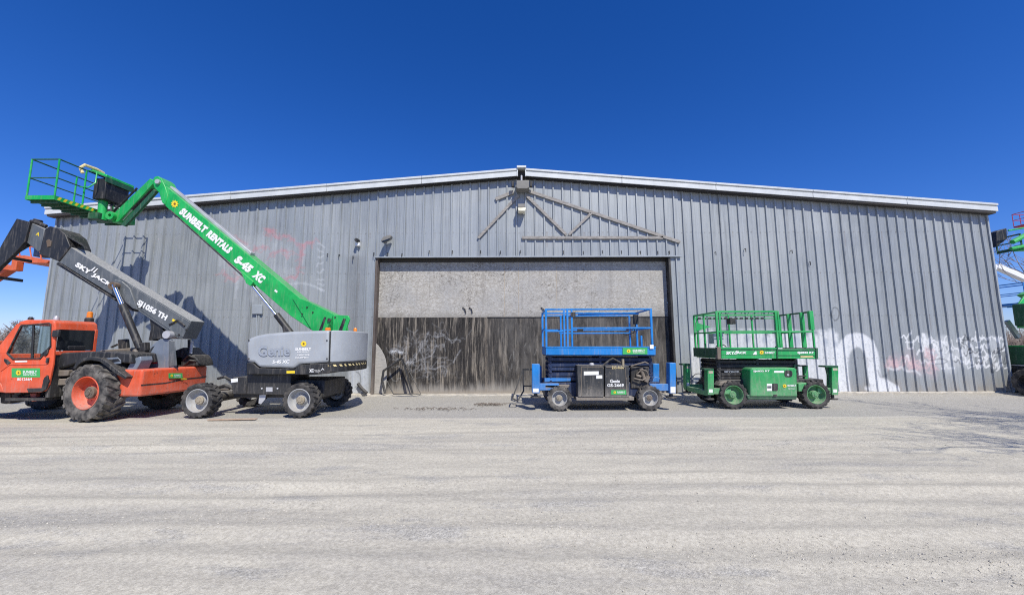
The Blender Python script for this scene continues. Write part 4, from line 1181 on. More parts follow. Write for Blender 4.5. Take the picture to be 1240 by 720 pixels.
mb.sheet([(388.6, 448), (390.6, 445.2), (392.8, 447.8), (392, 447.8), (390.6, 446.4), (389.4, 448)], sq_.off(-.004)); part('lettering', mb, m_white, bf, recalc=False)
part('warning_label', MB().sheet([(347, 451.8), (357, 451.6), (357, 448.6), (347, 448.8)], sq_.off(-.004)), m_yellow, bf, recalc=False)
mb = MB()
for i in range(3):
    y0_ = 404.5 + i * 4; mb.sheet([(431, y0_ + 1.2), (439, y0_ + 1.6), (439, y0_ + .4), (431, y0_)], Pl(10.2, 0.9, -4.14))
# boom
BM = Pl(10.90, -.08, -5.0)
bo = part('main_boom', MB().prism([(190, 215), (197.5, 223), (203, 227), (365, 362.3), (374, 366), (404, 380.5), (412, 388), (414, 402), (384, 403), (375, 398), (351.5, 382), (205, 254), (196.5, 245.5), (193, 232)], BM, .40), m_green, bf, 0.012)
part('boom_foot_plate', MB().prism([(354, 361), (365, 361.6), (374, 365.4), (404, 380), (403, 404), (384, 404), (377, 399)], BM.off(-.03), .03), m_green, bo, 0.006)
part('boom_foot_fork', MB().prism([(403, 381), (421.5, 381.8), (423.5, 386), (417, 404), (392, 404)], BM.off(-.03), .05), m_green, bf, 0.008)
part('boom_foot_fork', MB().prism([(403, 381), (421.5, 381.8), (423.5, 386), (417, 404), (392, 404)], BM.off(.38), .05), m_green, bf, 0.008)
part('foot_slot', MB().prism([(392.5, 383.5), (395, 383.8), (388.5, 404), (384.5, 404)], BM.off(-.034), .012), m_black, bf)
part('foot_slot', MB().prism([(415.5, 385.5), (419, 386), (413, 404), (408.5, 404)], BM.off(-.034), .012), m_black, bf)
part('pin', MB().cyl(at(398.5, 387, 10.82), at(398.5, 387, 11.4), .045, 12), m_dark, bf)
part('boom_tip', MB().prism([(184, 219), (187, 214), (191, 213), (195.5, 216.5), (200, 226), (203, 236), (200, 248), (196, 245), (192.5, 233), (187, 228)], BM.off(-.02), .44), m_green, bf, 0.015)
part('cable_tray', MB().prism([(205, 226.5), (207, 225), (304.5, 305.5), (302.5, 308.5)], BM.off(.12), .16), m_alu, bf, 0.008)
part('tip_pin', MB().cyl(at(190, 219.5, 11.25), at(190, 219.5, 11.25) + Vector((0, .6, 0)), .07, 14), m_alu, bf)
JP = Pl(11.44, -.28, -10.4)
part('jib', MB().prism([(181.5, 216), (187, 220), (143, 268.5), (136, 269.5), (134, 263), (139, 257)], JP, .30), m_green, bf, 0.012)
part('jib_link', MB().prism([(186, 229), (189, 232), (151, 274), (146, 272)], JP.off(.02), .06), m_dgreen_shade, bf, 0.006)
part('jib_cylinder', MB().cyl(at(185, 228, 11.7), at(160, 253, 11.85), .05, 12), m_black, bf)
part('jib_rod', MB().cyl(at(160, 253, 11.85), at(148, 266, 11.95), .028, 10), m_chrome, bf)
part('jib_pivot', MB().lathe([(.13, -.04), (.13, .40), (.05, .40), (.05, -.04)], at(134, 261, 11.85), 20, closed=True), m_green, bf)
# lift cylinder under the boom
CY = Pl(11.08, -.08, -6.5)
part('cylinder_bracket', MB().prism([(290.5, 327), (307, 341), (303, 346), (298, 343)], CY.off(-.1), .2), m_green, bf, 0.008)
part('lift_rod', MB().cyl(CY.pt(303, 343), CY.pt(335, 382), .045, 14), m_chrome, bf)
part('lift_barrel', MB().cyl(CY.pt(335, 381), CY.pt(356, 408), .085, 16), m_black, bf)
part('valve_block', MB().prism([(341, 394), (347, 397), (350, 404), (343, 404)], CY.off(-.08), .15), m_black, bf, 0.01)
# basket, long side square to the boom
kx0, kx1, ky0, ky1, kz = -13.62, -12.84, 10.82, 13.2, 5.84
bk = part('platform_floor', MB().box(kx0, kx1, ky0, ky1, kz, kz + .05), m_dgreen_shade, bf, 0.01)
mb = MB(); mb.box(kx0 - .02, kx1 + .02, ky0 - .02, ky0, kz - .02, kz + .10); mb.box(kx0 - .02, kx0, ky0, ky1, kz - .02, kz + .10); mb.box(kx1, kx1 + .02, ky0, ky1, kz - .02, kz + .10); mb.box(kx0 - .02, kx1 + .02, ky1, ky1 + .02, kz - .02, kz + .10)
part('toe_board', mb, m_green, bk, 0.004)
mb = MB()
for i in range(9): mb.box(kx0, kx1, ky0 + .1 + i * .26, ky0 + .15 + i * .26, kz - .08, kz - .002)
part('floor_joists', mb, m_dgreen_shade, bk)
mb = MB()
for i in range(15):
    y = ky0 + .05 + i * .15; mb.add([(kx1 + .0215, y, kz + .0), (kx1 + .0215, y + .07, kz + .0), (kx1 + .0215, y + .12, kz + .09), (kx1 + .0215, y + .05, kz + .09)], [(0, 1, 2, 3)])
part('hazard_stripes', mb, m_yellow, bk, recalc=False)
zr = kz + 1.17
mb = MB(); cs = [(kx0, ky0), (kx1, ky0), (kx1, ky1), (kx0, ky1)]
mb.tube([(x, y, zr) for x, y in cs], .021, 8, True); part('top_rail', mb, m_dgreen_shade, bk)
mb = MB(); mb.tube([(x, y, kz + .62) for x, y in cs], .018, 8, True); part('mid_rail', mb, m_dgreen_shade, bk)
for (x, y) in cs + [(kx0, 12.0), (kx1, 11.55), (kx1, 12.6)]:
    part('post', MB().cyl((x, y, kz + .1), (x, y, zr), .022, 8), m_green, bk)
co = part('control_console', MB().box(-12.80, -12.42, 11.75, 12.5, kz + .35, kz + 1.02), m_black, bf, 0.03)
part('console_lid', MB().prism3([(-12.86, 11.68, kz + 1.20), (-12.36, 11.68, kz + 1.02), (-12.36, 11.68, kz + 1.10), (-12.86, 11.68, kz + 1.28)], (0, .9, 0)), m_green, co, 0.015)
part('lid_side', MB().prism3([(-12.36, 11.68, kz + .88), (-12.36, 12.58, kz + .88), (-12.36, 12.58, kz + 1.02), (-12.36, 11.68, kz + 1.02)], (-.03, 0, 0)), m_dgreen_shade, co)
mb = MB().tube([(-12.84, 11.45, kz + 1.04), (-12.90, 11.42, kz + 1.20), (-12.86, 11.5, kz + 1.32), (-12.82, 11.8, kz + 1.32), (-12.80, 12.0, kz + 1.28)], .045, 8); part('foam_guard', mb, m_cream, bf)
mb = MB().tube([(-12.84, 11.42, kz + .60), (-12.62, 11.46, kz + .60), (-12.58, 11.6, kz + .8), (-12.6, 11.62, kz + 1.15), (-12.84, 11.62, kz + 1.2)], .02, 8); part('console_guard', mb, m_green, bf)
part('rotator', MB().cyl((-12.62, 11.95, kz - .25), (-12.66, 11.95, kz + .45), .11, 16), m_green, bf)
part('platform_arm', MB().box(-12.86, -12.55, 11.75, 12.2, kz - .26, kz - .06), m_dgreen_shade, bf, 0.01)
mb = MB().tube([(-12.55, 12.1, kz + .4), (-12.4, 12.0, kz + .0), (-12.1, 11.95, kz + .25), (-11.6, 11.9, kz + .75)], .03, 8).tube([(-12.5, 12.15, kz + .38), (-12.3, 12.2, kz - .05), (-12.0, 12.1, kz + .3)], .025, 8); part('hoses', mb, m_black, bf)
# boom lettering
bl = BM.off(-.004)
flower(211.5, 246.8, 4.9, bl, bf, 9)
mb = MB(); letter(mb, 'SUNBELT', bl, (216.2, 258.2), (246.8, 283.2), 9.4, .075, .1, 1.12); letter(mb, 'RENTALS', bl, (249, 285.2), (276.5, 307.8), 9.4, .075, .1, 1.12)
letter(mb, 'S-45', bl, (282.5, 316.2), (301, 331.4), 10.6, .075, .15, 1.08); letter(mb, 'XC', bl, (304.5, 334.4), (316, 344), 10.6, .075, .15, 1.08)
part('lettering', mb, m_white, bf, recalc=False)
part('boom_hose', MB().tube([BM.off(-.02).pt(*p) for p in ((206, 254.5), (260, 303), (300, 339.5))], .022, 6), m_black, bf)
for p in ((372, 372), (366, 380), (379, 378), (406, 384), (413, 395)): part('bolt', MB().lathe([(.022, 0), (.022, -.02), (0, -.02)], BM.off(-.03).pt(*p), 8), m_dark, bf)
for p in ((230, 266), (332, 352)): part('small_label', MB().sheet([(p[0], p[1]), (p[0] + 3, p[1] + 2.5), (p[0] + 4.4, p[1] + .6), (p[0] + 1.4, p[1] - 1.9)], BM.off(-.006)), m_white, bf, recalc=False)
for x in (301.5, 396): 
    for y in (412, 434): part('cover_latch', MB().lathe([(.018, 0), (.018, -.012), (0, -.012)], BX.off(-.001).pt(x, y), 8), m_dark, bf)
for p in ((152, 348), (160, 360), (226, 399), (217, 405), (172, 372)): part('bolt', MB().lathe([(.024, 0), (.024, -.02), (0, -.02)], BP.off(-.014).pt(*p), 8), m_dark, th)
part('boom_hose', MB().tube([BP.off(-.03).pt(*p) for p in ((72, 319), (110, 343.5), (140, 363))], .022, 6), m_black, th)
part('warning_label', MB().sheet([(208, 388), (213, 391), (214.4, 388.6), (209.4, 385.6)], BP.off(-.018)), m_yellow, th, recalc=False)
part('door_hinge', MB().box(XC - .10, XC - .05, TY0 - .035, TY0, 1.35, 1.47), m_black, th, 0.006)
part('door_hinge', MB().box(XC - .10, XC - .05, TY0 - .035, TY0, .85, .97), m_black, th, 0.006)
part('small_plates', MB().prism([(294.5, 303), (301, 308.5), (299, 310), (292.6, 304.6)], BM.off(.15), .12), m_black, bf)


# ================================================================== SCISSOR LIFTS
def arms(parent, pxL, pxR, Y0, Y1, z0, z1, n, mat):
    """Folded scissor stack: crossed pairs of long arms lying almost flat, one pair per level."""
    xl, xr = at(pxL, 440, Y0).x, at(pxR, 440, Y0).x
    dz = (z1 - z0) / n
    for y in (Y0, Y1):
        for k in range(n):
            za = z0 + k * dz; s = 1 if k % 2 else -1
            a = [(xl, y, za + dz * (.05 if s > 0 else .25)), (xr, y, za + dz * (.25 if s > 0 else .05)), (xr, y, za + dz * (.95 if s > 0 else .75)), (xl, y, za + dz * (.75 if s > 0 else .95))]
            part('scissor_arm', MB().prism3(a, (0, .05, 0)), mat, parent, 0.006, 1)
            b = [(xl + .04, y + .055, za + dz * .3), (xr - .04, y + .055, za + dz * .1), (xr - .04, y + .055, za + dz * .8), (xl + .04, y + .055, za + dz)]
            part('scissor_arm', MB().prism3(b, (0, .05, 0)), mat, parent, 0.006, 1)
    part('scissor_shade_block', MB().box(xl + .1, xr - .1, Y0 + .115, Y1 - .01, z0, z1 - .03), m_black, parent)  # added dark block that fills the gaps between the arms with shade
    mb = MB()
    for k in range(n + 1):
        for x in (xl + .06, (xl + xr) / 2, xr - .06): mb.cyl((x, Y0 - .02, z0 + k * dz), (x, Y1 + .06, z0 + k * dz), .035, 10)
    part('scissor_pins', mb, mat, parent)
    return xl, xr


def outrigger(parent, px0, py0, px1, py1, Y, mat, into, depth=.26):
    o = part('outrigger', MB().prism([(px0, py0), (px1, py0), (px1, py1), (px0, py1)], Y, depth), mat, parent, 0.015)
    a = at((px0 + px1) / 2, py1, Y)
    part('outrigger_foot', MB().lathe([(.05, .10), (.05, .03), (.14, .03), (.14, .0), (0, 0)], (a.x, Y + depth / 2, max(.02, a.z - .12)), 14, 'Z'), m_dark, o)
    zc = a.z + .16
    part('outrigger_beam', MB().box(min(a.x, into), max(a.x, into), Y + .06, Y + depth - .06, zc - .09, zc + .09), mat, o, 0.01)
    return o


# ---- blue
bs = thing('blue_scissor_lift', 'blue scissor lift with black engine tray, lowered before the boarded door', 'scissor lift', (2.5, 11.6, 0), 'scissor lifts by the wall')
SY = 10.95
fl = part('platform_deck', MB().prism([(661, 420.5), (794, 420.5), (794, 429.6), (661, 429.6)], SY, 1.38), m_blue, bs, 0.008)
part('deck_lip', MB().prism([(660.5, 419.2), (794.5, 419.2), (794.5, 420.6), (660.5, 420.6)], SY - .012, 1.40), m_blue, bs, 0.004)
part('deck_lip', MB().prism([(661, 429), (794, 429), (793, 431), (662, 431)], SY + .06, 1.25), m_navy_shade, bs)
sticker(754, 420.8, 784, 428.8, SY - .012, bs)
part('label_plate', MB().sheet([(787, 422), (791.5, 422), (791.5, 417.2), (787, 417.2)], SY - .03), m_white, bs, recalc=False)
NY, FY = SY + .03, SY + 1.34
xl, xr = at(661.5, 400, SY).x, at(789.5, 400, SY).x
z_d, z_t, z_m = at(720, 419.5, SY).z, at(720, 374.2, SY).z, at(720, 397, SY).z
tm = .046


def rail(parent, mat, pts, w=tm, name='rail'):
    return part(name, MB().sq(pts, w), mat, parent, 0.006, 1)


for y in (NY, FY):
    rail(bs, m_blue, [(xl, y, z_t), (xr, y, z_t)], name='top_rail')
for x in (xl, xr):
    rail(bs, m_blue, [(x, NY, z_t - .002), (x, FY, z_t - .002)], .042, name='top_rail'); rail(bs, m_blue, [(x, NY, z_m), (x, FY, z_m)], .04, name='mid_rail')
    for y in (NY, FY): rail(bs, m_blue, [(x, y, z_d), (x, y, z_t + .02)], .056, name='post')
xg = at(692.8, 400, SY).x; xh = at(683.5, 400, SY).x
rail(bs, m_blue, [(xg, NY, z_m), (xr, NY, z_m)], name='mid_rail'); rail(bs, m_blue, [(xl, FY, z_m), (xr, FY, z_m)], name='mid_rail')
for x in (xg, xh, at(687.5, 400, SY).x): rail(bs, m_blue, [(x, NY + .002, z_d), (x, NY + .002, z_t - .01)], .05, name='post')
rail(bs, m_blue, [(xl, NY + .01, z_m - .08), (xh, NY + .01, z_m - .08)], .04, name='mid_rail'); rail(bs, m_blue, [(xl, NY + .05, z_t - .17), (xg, NY + .05, z_t - .17)], .035, name='gate_rail')
# sliding extension rails nested inside
for z in (z_t - .09, z_m - .10): rail(bs, m_blue, [(xh, FY - .12, z), (xr - .25, FY - .12, z)], .04, name='extension_rail')
for x in (xh + .05, xr - .25): rail(bs, m_blue, [(x, FY - .12, z_d), (x, FY - .12, z_t - .09)], .05, name='extension_post')
rail(bs, m_blue, [(xh + .4, NY + .11, z_t - .14), (xr - .3, NY + .11, z_t - .12)], .035, name='extension_rail')
rail(bs, m_blue, [(xr - .25, NY + .12, z_d), (xr - .25, NY + .12, z_d + .3)], .045, name='extension_post')
part('rail_latch', MB().box(xg - .02, xg + .10, NY - .05, NY - .02, z_t - .2, z_t - .08), m_black, bs, 0.005)
part('rail_latch', MB().box(xg + .14, xg + .30, NY - .05, NY - .02, z_m - .09, z_m - .02), m_black, bs, 0.005)
cb = part('control_box', MB().box(xr - .17, xr - .04, FY - .36, FY - .2, z_t - .36, z_t - .07), m_black, bs, 0.015)
part('control_cable', MB().tube([(xr - .15, FY - .4, z_t - .38), (xr - .22, FY - .42, z_m - .1), (xr - .4, FY - .35, z_m - .16), (xr - .5, FY - .3, z_m - .12)], .016, 6), m_black, bs)
part('tool_tray', MB().prism3([(xr - .6, NY + .1, z_m - .06), (xr - .05, NY + .1, z_m + .02), (xr - .05, NY + .4, z_m + .02), (xr - .6, NY + .4, z_m - .06)], (0, 0, .02)), m_navy_shade, bs)
part('deck_surface', MB().box(xl, xr + .05, NY - .0, FY, z_d - .03, z_d - .01), m_alu, bs)
zc1 = at(720, 431, SY).z
arms(bs, 664, 790, 11.14, 12.10, .74, zc1 - .03, 5, m_navy_shade)
part('chassis', MB().box(at(660, 470, 11.05).x, at(800, 470, 11.05).x, 11.10, 12.2, .34, .72), m_navy_shade, bs, 0.02)
mb = MB(); letter(mb, 'GS-69', 11.135, (660, 461), (672, 460.6), 3.4, .04); part('lettering', mb, m_white, bs, recalc=False)
part('arm_decal', MB().sheet([(659.5, 462), (691, 461), (691, 457.6), (659.5, 457.2)], 11.128), m_blue, bs, recalc=False)
TRY = 10.80
tr = part('engine_tray', MB().prism([(699, 442), (731.2, 442), (731.2, 480.4), (700, 480.4)], TRY, .62), m_tray, bs, 0.012)
tr2 = part('engine_tray', MB().prism([(732.6, 442.4), (761.6, 442.4), (762, 480.8), (732.6, 480.8)], TRY + .004, .62), m_tray, bs, 0.012)
part('tray_frame', MB().tube([at(x, y, TRY - .002) for x, y in ((704, 479), (704, 444), (730, 444))], .012, 6), m_mud, tr)
part('tray_frame', MB().tube([at(x, y, TRY - .002) for x, y in ((734, 444.5), (757, 444.5), (759, 478))], .012, 6), m_mud, tr2)
mb = MB(); mb.sheet([(707, 454), (725, 453.6), (725, 449.2), (707, 449.4)], TRY - .004); mb.sheet([(722, 458.2), (729.3, 458), (729.3, 454), (722, 454.1)], TRY - .005); part('paper_label', mb, m_white, tr, recalc=False)
mb = MB(); letter(mb, '235-4666', TRY - .002, (740.8, 446.4), (755.4, 446.2), 3.4, .03); part('unit_number', mb, m_cream, tr2, recalc=False)
mb = MB(); letter(mb, 'Genie', TRY - .002, (738.6, 463.2), (750.6, 463.2), 4.2, .03); letter(mb, 'GS-2669', TRY - .002, (735.2, 468), (755.4, 468), 3.8, .03); part('lettering', mb, m_white, tr2, recalc=False)
sticker(740, 472, 758.5, 477.4, TRY - .002, bs)
part('tray_rail', MB().box(at(698, 480, TRY).x, at(768, 480, TRY).x, TRY + .02, TRY + .5, at(700, 482, TRY).z - .06, at(700, 480.6, TRY).z), m_mud, bs, 0.01)
part('fuel_cap', MB().lathe([(.07, 0), (.07, .03), (.045, .06), (0, .06)], at(716.5, 441.8, 10.95), 14, 'Z'), m_alu, bs)
part('hose_loop', MB().tube([at(728, 444, 11.0), at(738, 436, 11.0), at(742, 433.8, 11.0), at(748, 437, 11.0), at(754, 440.5, 11.0)], .028, 8), m_dark, bs)
part('exhaust', MB().cyl(at(754.5, 443, 10.95), at(754.2, 434.5, 10.95), .035, 10), m_hub, bs)
# hydraulics open to view at the right end
mb = MB()
for (a, b, r) in (((776, 446), (780, 458), .05), ((770, 454), (776, 456), .04), ((785, 455), (782, 462), .06)): mb.cyl(at(*a, 11.0), at(*b, 11.0), r, 10)
mb.tube([at(764, 443, 10.95), at(774, 440, 10.95), at(781, 438, 10.95), at(785, 440, 10.95)], .018, 6); mb.tube([at(772, 452, 10.98), at(777, 447, 10.95), at(783, 449, 10.95), at(786, 457, 11)], .02, 6); mb.tube([at(768, 458, 10.98), at(778, 460, 10.95), at(786, 456, 11)], .02, 6)
part('hydraulic_hoses', mb, m_mud, bs)
part('side_bracket', MB().prism([(788, 462), (793, 456), (799, 457), (799, 467), (790, 468), (786, 467)], 11.25, .25), m_blue, bs, 0.012)
part('pump_block', MB().prism([(764, 444), (786, 444), (786, 470), (764, 470)], 11.06, .3), m_dark, bs, 0.02)
sw = wheel_meshes(.33, .26, .205, 17, 'scis', .024, .17, .55)
for px in (677.7, 787.7):
    x = at(px, 481.5, 10.85).x
    wheel(bs, sw, (m_tyred, m_rim, m_hub if px < 700 else m_hubd), (x, 10.85 + .13, .328)); wheel(bs, sw, (m_tyred, m_rim, m_hub), (x, 12.25, .328), True)
    part('axle', MB().cyl((x, 11.0, .33), (x, 12.2, .33), .08, 12), m_dark, bs)
part('wheel_bracket', MB().prism([(660, 466), (690, 466), (688, 469.5), (660, 470)], 10.92, .2), m_mud, bs, 0.01)
xo = at(677, 470, 10.9).x; xo2 = at(788, 470, 10.9).x
outrigger(bs, 644.3, 440.5, 653.6, 476, 10.86, m_blue, xo); outrigger(bs, 811, 439, 818.6, 476.5, 10.86, m_blue, xo2)
outrigger(bs, 791, 440, 798.5, 468, 12.06, m_blue, xo2); outrigger(bs, 648, 443, 656, 468, 12.06, m_blue, xo)
for p in ((645.3, 474.5, 652.3, 470), (812, 475.5, 818, 468)): part('foot_label', MB().sheet([(p[0], p[1]), (p[2], p[1]), (p[2], p[3]), (p[0], p[3])], 10.855), m_white, bs, recalc=False)
ld = MB()
ld.sq([at(633.5, 447, 11.6), at(620.5, 482, 11.45)], .035); ld.sq([at(633.5, 446, 11.6), at(634, 473, 11.6), at(627, 485, 11.5)], .04); ld.sq([at(633.5, 447, 11.6), at(645, 447, 11.6)], .05); ld.sq([at(634, 467, 11.6), at(645, 467, 11.6)], .035); ld.sq([at(620.5, 482, 11.45), at(627, 485, 11.5)], .035)
part('entry_ladder', ld, m_black, bs)

# ---- green
gs = thing('green_scissor_lift', 'green scissor lift with split guard rails, in front of the white painted lettering', 'scissor lift', (6.7, 11.9, 0), 'scissor lifts by the wall')
GY0 = 11.2
part('platform_deck', MB().prism([(873.5, 421.5), (941, 421.5), (941, 434), (873.5, 434)], GY0, 1.5), m_green2, gs, 0.008)
part('platform_extension', MB().prism([(942, 422.5), (990, 422.5), (990, 434), (942, 434)], GY0 + .012, 1.46), m_green2, gs, 0.008)
part('deck_end_panel', MB().box(at(869, 425, GY0).x - .02, at(869, 425, GY0).x + .04, GY0 + .02, GY0 + 1.46, at(869, 432.8, GY0).z, at(869, 421, GY0).z), m_dgreen_shade, gs, 0.006)  # end face in darker green: its shade is put into the colour
part('deck_trim', MB().prism([(873, 420.4), (941.4, 420.6), (941.4, 422.4), (873, 422.2)], GY0 - .014, .06), m_green2, gs, 0.003)
part('deck_groove', MB().prism([(873.6, 423), (990, 423.2), (990, 424.4), (873.6, 424)], GY0 - .003, .01), m_dgreen_shade, gs)
part('deck_groove', MB().prism([(873.6, 429.6), (990, 429.8), (990, 430.3), (873.6, 430)], GY0 - .002, .01), m_dgreen_shade, gs)
part('deck_end_post', MB().prism([(868.6, 420), (873, 420), (873.2, 434.6), (869, 434.6)], GY0 - .02, .12), m_mud, gs, 0.006)
part('deck_end_post', MB().prism([(940.6, 419), (942.4, 419), (942.4, 434.2), (940.8, 434.2)], GY0 - .02, .08), m_dgreen_shade, gs, 0.004)
part('deck_end_plate', MB().prism([(988.4, 421), (990.6, 421), (990.8, 434.6), (988.6, 434.6)], GY0 - .02, 1.4), m_dgreen_shade, gs, 0.004)
NY, FY = GY0 + .03, GY0 + 1.42
xa, xb, xc, xd = at(869.2, 400, GY0).x, at(873, 400, GY0).x, at(941.5, 400, GY0).x, at(986.5, 400, GY0).x
xb2 = at(944.5, 400, GY0).x; xe = xa
z_d, z_t, z_m = at(910, 421, GY0).z, at(910, 377, GY0).z, at(910, 401, GY0).z
G = m_green2
rail(gs, G, [(xa, NY, z_t), (xb2, NY, z_t)], .05, 'top_rail'); rail(gs, G, [(xa, NY, z_m), (xb2, NY, z_m)], .042, 'mid_rail'); rail(gs, G, [(xa, NY, z_t - .11), (xc, NY, z_t - .11)], .025, 'cable_rail')
rail(gs, G, [(xa, FY, z_t), (xd, FY, z_t)], .045, 'top_rail'); rail(gs, G, [(xa, FY, z_m), (xd, FY, z_m)], .04, 'mid_rail')
rail(gs, G, [(xa, NY + .012, z_t - .055), (xc, NY + .012, z_t - .055)], .02, 'cable_rail'); rail(gs, G, [(xa, FY, z_t - .10), (xd, FY, z_t - .10)], .03, 'top_rail')
for k in range(9): rail(gs, G, [(xa + .12 + k * .19, NY + .01, z_t - .11), (xa + .17 + k * .19, NY + .01, z_t)], .014, 'rail_lacing')
rail(gs, G, [(xb2, NY + .04, z_m - .01), (xd, NY + .04, z_m - .01)], .042, 'mid_rail')
rail(gs, m_dgreen_shade, [(xd, FY, z_t - .01), (xd, NY + .04, z_t - .01)], .045, 'top_rail'); rail(gs, G, [(xd, FY, z_m - .01), (xd, NY + .04, z_m - .01)], .04, 'mid_rail')
for x, w in ((xa, .055), (xb, .05), (xc, .06), (xb2, .045)): rail(gs, G, [(x, NY + .002, z_d), (x, NY + .002, z_t + .015)], w, 'post')
for x in (xb + 1.0, xb + .0, xc + .15): rail(gs, G, [(x, FY, z_d), (x, FY, z_t)], .045, 'post')
rail(gs, G, [(xd, NY + .04, z_d), (xd, NY + .04, z_t + .01)], .045, 'post'); rail(gs, G, [(xd, FY, z_d), (xd, FY, z_t + .01)], .045, 'post')
part('post_box', MB().box(xd - .06, xd + .05, NY + .02, NY + .12, z_t - .52, z_t + .02), G, gs, 0.008)
for y_ in (12.15, 11.6): part('wide_post', MB().box(xd - .09, xd + .02, y_ - .03, y_ + .03, z_d, z_t), G, gs, 0.006)
# rear extension rails
rail(gs, G, [(xe, FY, z_t - .012), (xe, NY, z_t - .012)], .045, 'top_rail'); rail(gs, G, [(xe, FY, z_m - .012), (xe, NY, z_m - .012)], .04, 'mid_rail')
for y in (FY, NY + .75): rail(gs, G, [(xe, y, z_d), (xe, y, z_t)], .05, 'post')
part('gusset', MB().prism3([(xe + .03, FY - .04, z_t - .22), (xe + .50, FY - .04, z_t - .36), (xe + .03, FY - .04, z_t - .50)], (0, .02, 0)), G, gs)
mb = MB()
for i in range(13): mb.box(xe + .1 + i * .165, xe + .19 + i * .165, FY - .06, FY - .04, z_t - .13, z_t - .07)
part('cable_carrier', mb, m_black, gs)
part('control_box', MB().box(xb + .05, xb + .34, NY + .5, NY + .8, z_d + .12, z_d + .42), m_alu, gs, 0.01)
part('control_box', MB().box(xb + .78, xb + .95, NY + .9, NY + 1.1, z_t - .30, z_t - .12), m_black, gs, 0.01)
part('control_cable', MB().tube([(xb + .1, NY + .5, z_d + .05), (xb + .3, NY + .45, z_d + .09), (xb + .4, NY + .5, z_d + .03)], .015, 6), m_black, gs)
q = Pl(GY0 - .004)
mb = MB(); letter(mb, 'SKY', q, (879, 429), (889.5, 429), 3.8, .045, .15); letter(mb, 'JACK', q, (890, 429), (904, 429), 3.8, .045, .15)
for k in (0, 2.0): mb.sheet([(888 + k, 429), (889 + k, 429), (892.4 + k, 424.4), (891.4 + k, 424.4)], q.off(-.004))
mb.sheet([(911.5, 429.2), (916.4, 429.2), (916, 425), (914.2, 425.2)], q.off(-.004)); letter(mb, 'SUNBELT', q, (926, 428), (938, 428), 2.6, .04)
letter(mb, 'SJ6832 RT', q.off(.012), (965.5, 428.6), (985.5, 428.6), 3.4, .05)
part('lettering', mb, m_white, gs, recalc=False)
flower(922.4, 426.4, 2.9, q, gs, 9)
part('faded_strip', MB().sheet([(969.5, 432.6), (985.5, 432.6), (984, 430.6), (969.5, 430.8)], q.off(.008)), m_cream, gs, recalc=False)
zc1 = at(910, 435, GY0).z
arms(gs, 868, 966, 11.42, 12.35, .74, zc1 - .02, 5, m_black)
part('chassis', MB().box(at(872, 470, 11.3).x, at(1000, 470, 11.3).x, 11.35, 12.45, .36, .76), m_black, gs, 0.02)  # chassis in black, painting in the shade under the deck
mb = MB(); letter(mb, 'SKYJACK', 11.41, (877, 451.4), (895.6, 451.2), 2.6, .03); part('arm_lettering', mb, m_lettergrey, gs, recalc=False)
EY = 11.02
ec = part('engine_cover', MB().prism([(908.5, 480), (908.5, 448), (911, 445.2), (962.5, 445), (965, 447.5), (966, 480)], EY, .66), m_green2, gs, 0.035, 4)
part('cover_skirt', MB().prism([(904, 477.5), (966, 477.5), (964.5, 483.6), (906, 483.6)], EY + .03, .55), m_dgreen_shade, gs, 0.02)


def rounded(x0, y0, x1, y1, r):
    pts = []
    for cx, cy, a0 in ((x1 - r, y0 + r, -90), (x1 - r, y1 - r, 0), (x0 + r, y1 - r, 90), (x0 + r, y0 + r, 180)):
        for k in range(4): a = R(a0 + k * 30); pts.append((cx + r * math.cos(a), cy + r * math.sin(a)))
    return pts


h1 = part('access_port', MB().prism(rounded(950, 448, 959.6, 456.4, 3), EY - .006, .012), m_black, ec)
part('access_port', MB().prism(rounded(935, 464, 942, 473, 1.5), EY - .006, .012), m_black, ec)
part('port_valve', MB().lathe([(.03, 0), (.03, -.012), (0, -.012)], at(954, 453.5, EY - .006), 10), m_alu, h1)
e = Pl(EY - .004)
part('paper_label', MB().sheet([(928.6, 473), (934.8, 473), (934.8, 464.2), (928.6, 464.2)], e), m_white, ec, recalc=False)
part('label_panel', MB().sheet([(929.2, 469.8), (934.2, 469.8), (934.2, 467), (929.2, 467)], e.off(-.003)), m_boom, ec, recalc=False)
part('paper_label', MB().sheet([(937.4, 451), (949.4, 451), (949.4, 448.6), (937.4, 448.6)], e), m_white, ec, recalc=False)
flower(950.2, 467, 2.6, e, gs, 9)
mb = MB(); letter(mb, 'SUNBELT', e, (953.4, 467.8), (963.8, 467.8), 2.4, .04); letter(mb, 'RENTALS', e, (954.4, 470.8), (962.6, 470.8), 1.1, .02); letter(mb, 'SJ6832 RT', e, (912, 450.6), (932, 450.4), 2.6, .035)
part('lettering', mb, m_white, gs, recalc=False)
part('latch_hole', MB().prism([(936.5, 477.4), (941, 477.4), (941, 479.8), (936.5, 479.8)], EY - .004, .03), m_black, gs)
part('hand_rail_post', MB().prism([(974, 443), (978.4, 442), (979, 464), (975, 466)], 11.5, .1), G, gs, 0.01)
part('platform_stay', MB().prism([(961, 441), (969, 441.4), (966, 444), (965, 462)], 11.4, .1), m_dgreen_shade, gs, 0.01)
mb = MB().cyl(at(966, 455, 11.45), at(976, 455, 11.45), .02, 8).cyl(at(966, 442.6, 11.45), at(976, 442.6, 11.45), .02, 8); part('stay_bars', mb, m_black, gs)
part('wheel_guard', MB().prism([(870, 467), (873, 462), (884, 461), (892, 463), (893, 467)], 11.2, .3), m_mud, gs, 0.02)
part('wheel_guard', MB().prism([(967, 464), (976, 463), (982, 466), (974, 474), (967, 474)], 11.16, .3), m_green2, gs, 0.02)
gw = wheel_meshes(.375, .30, .255, 17, 'gsc', .028, .17, .55)
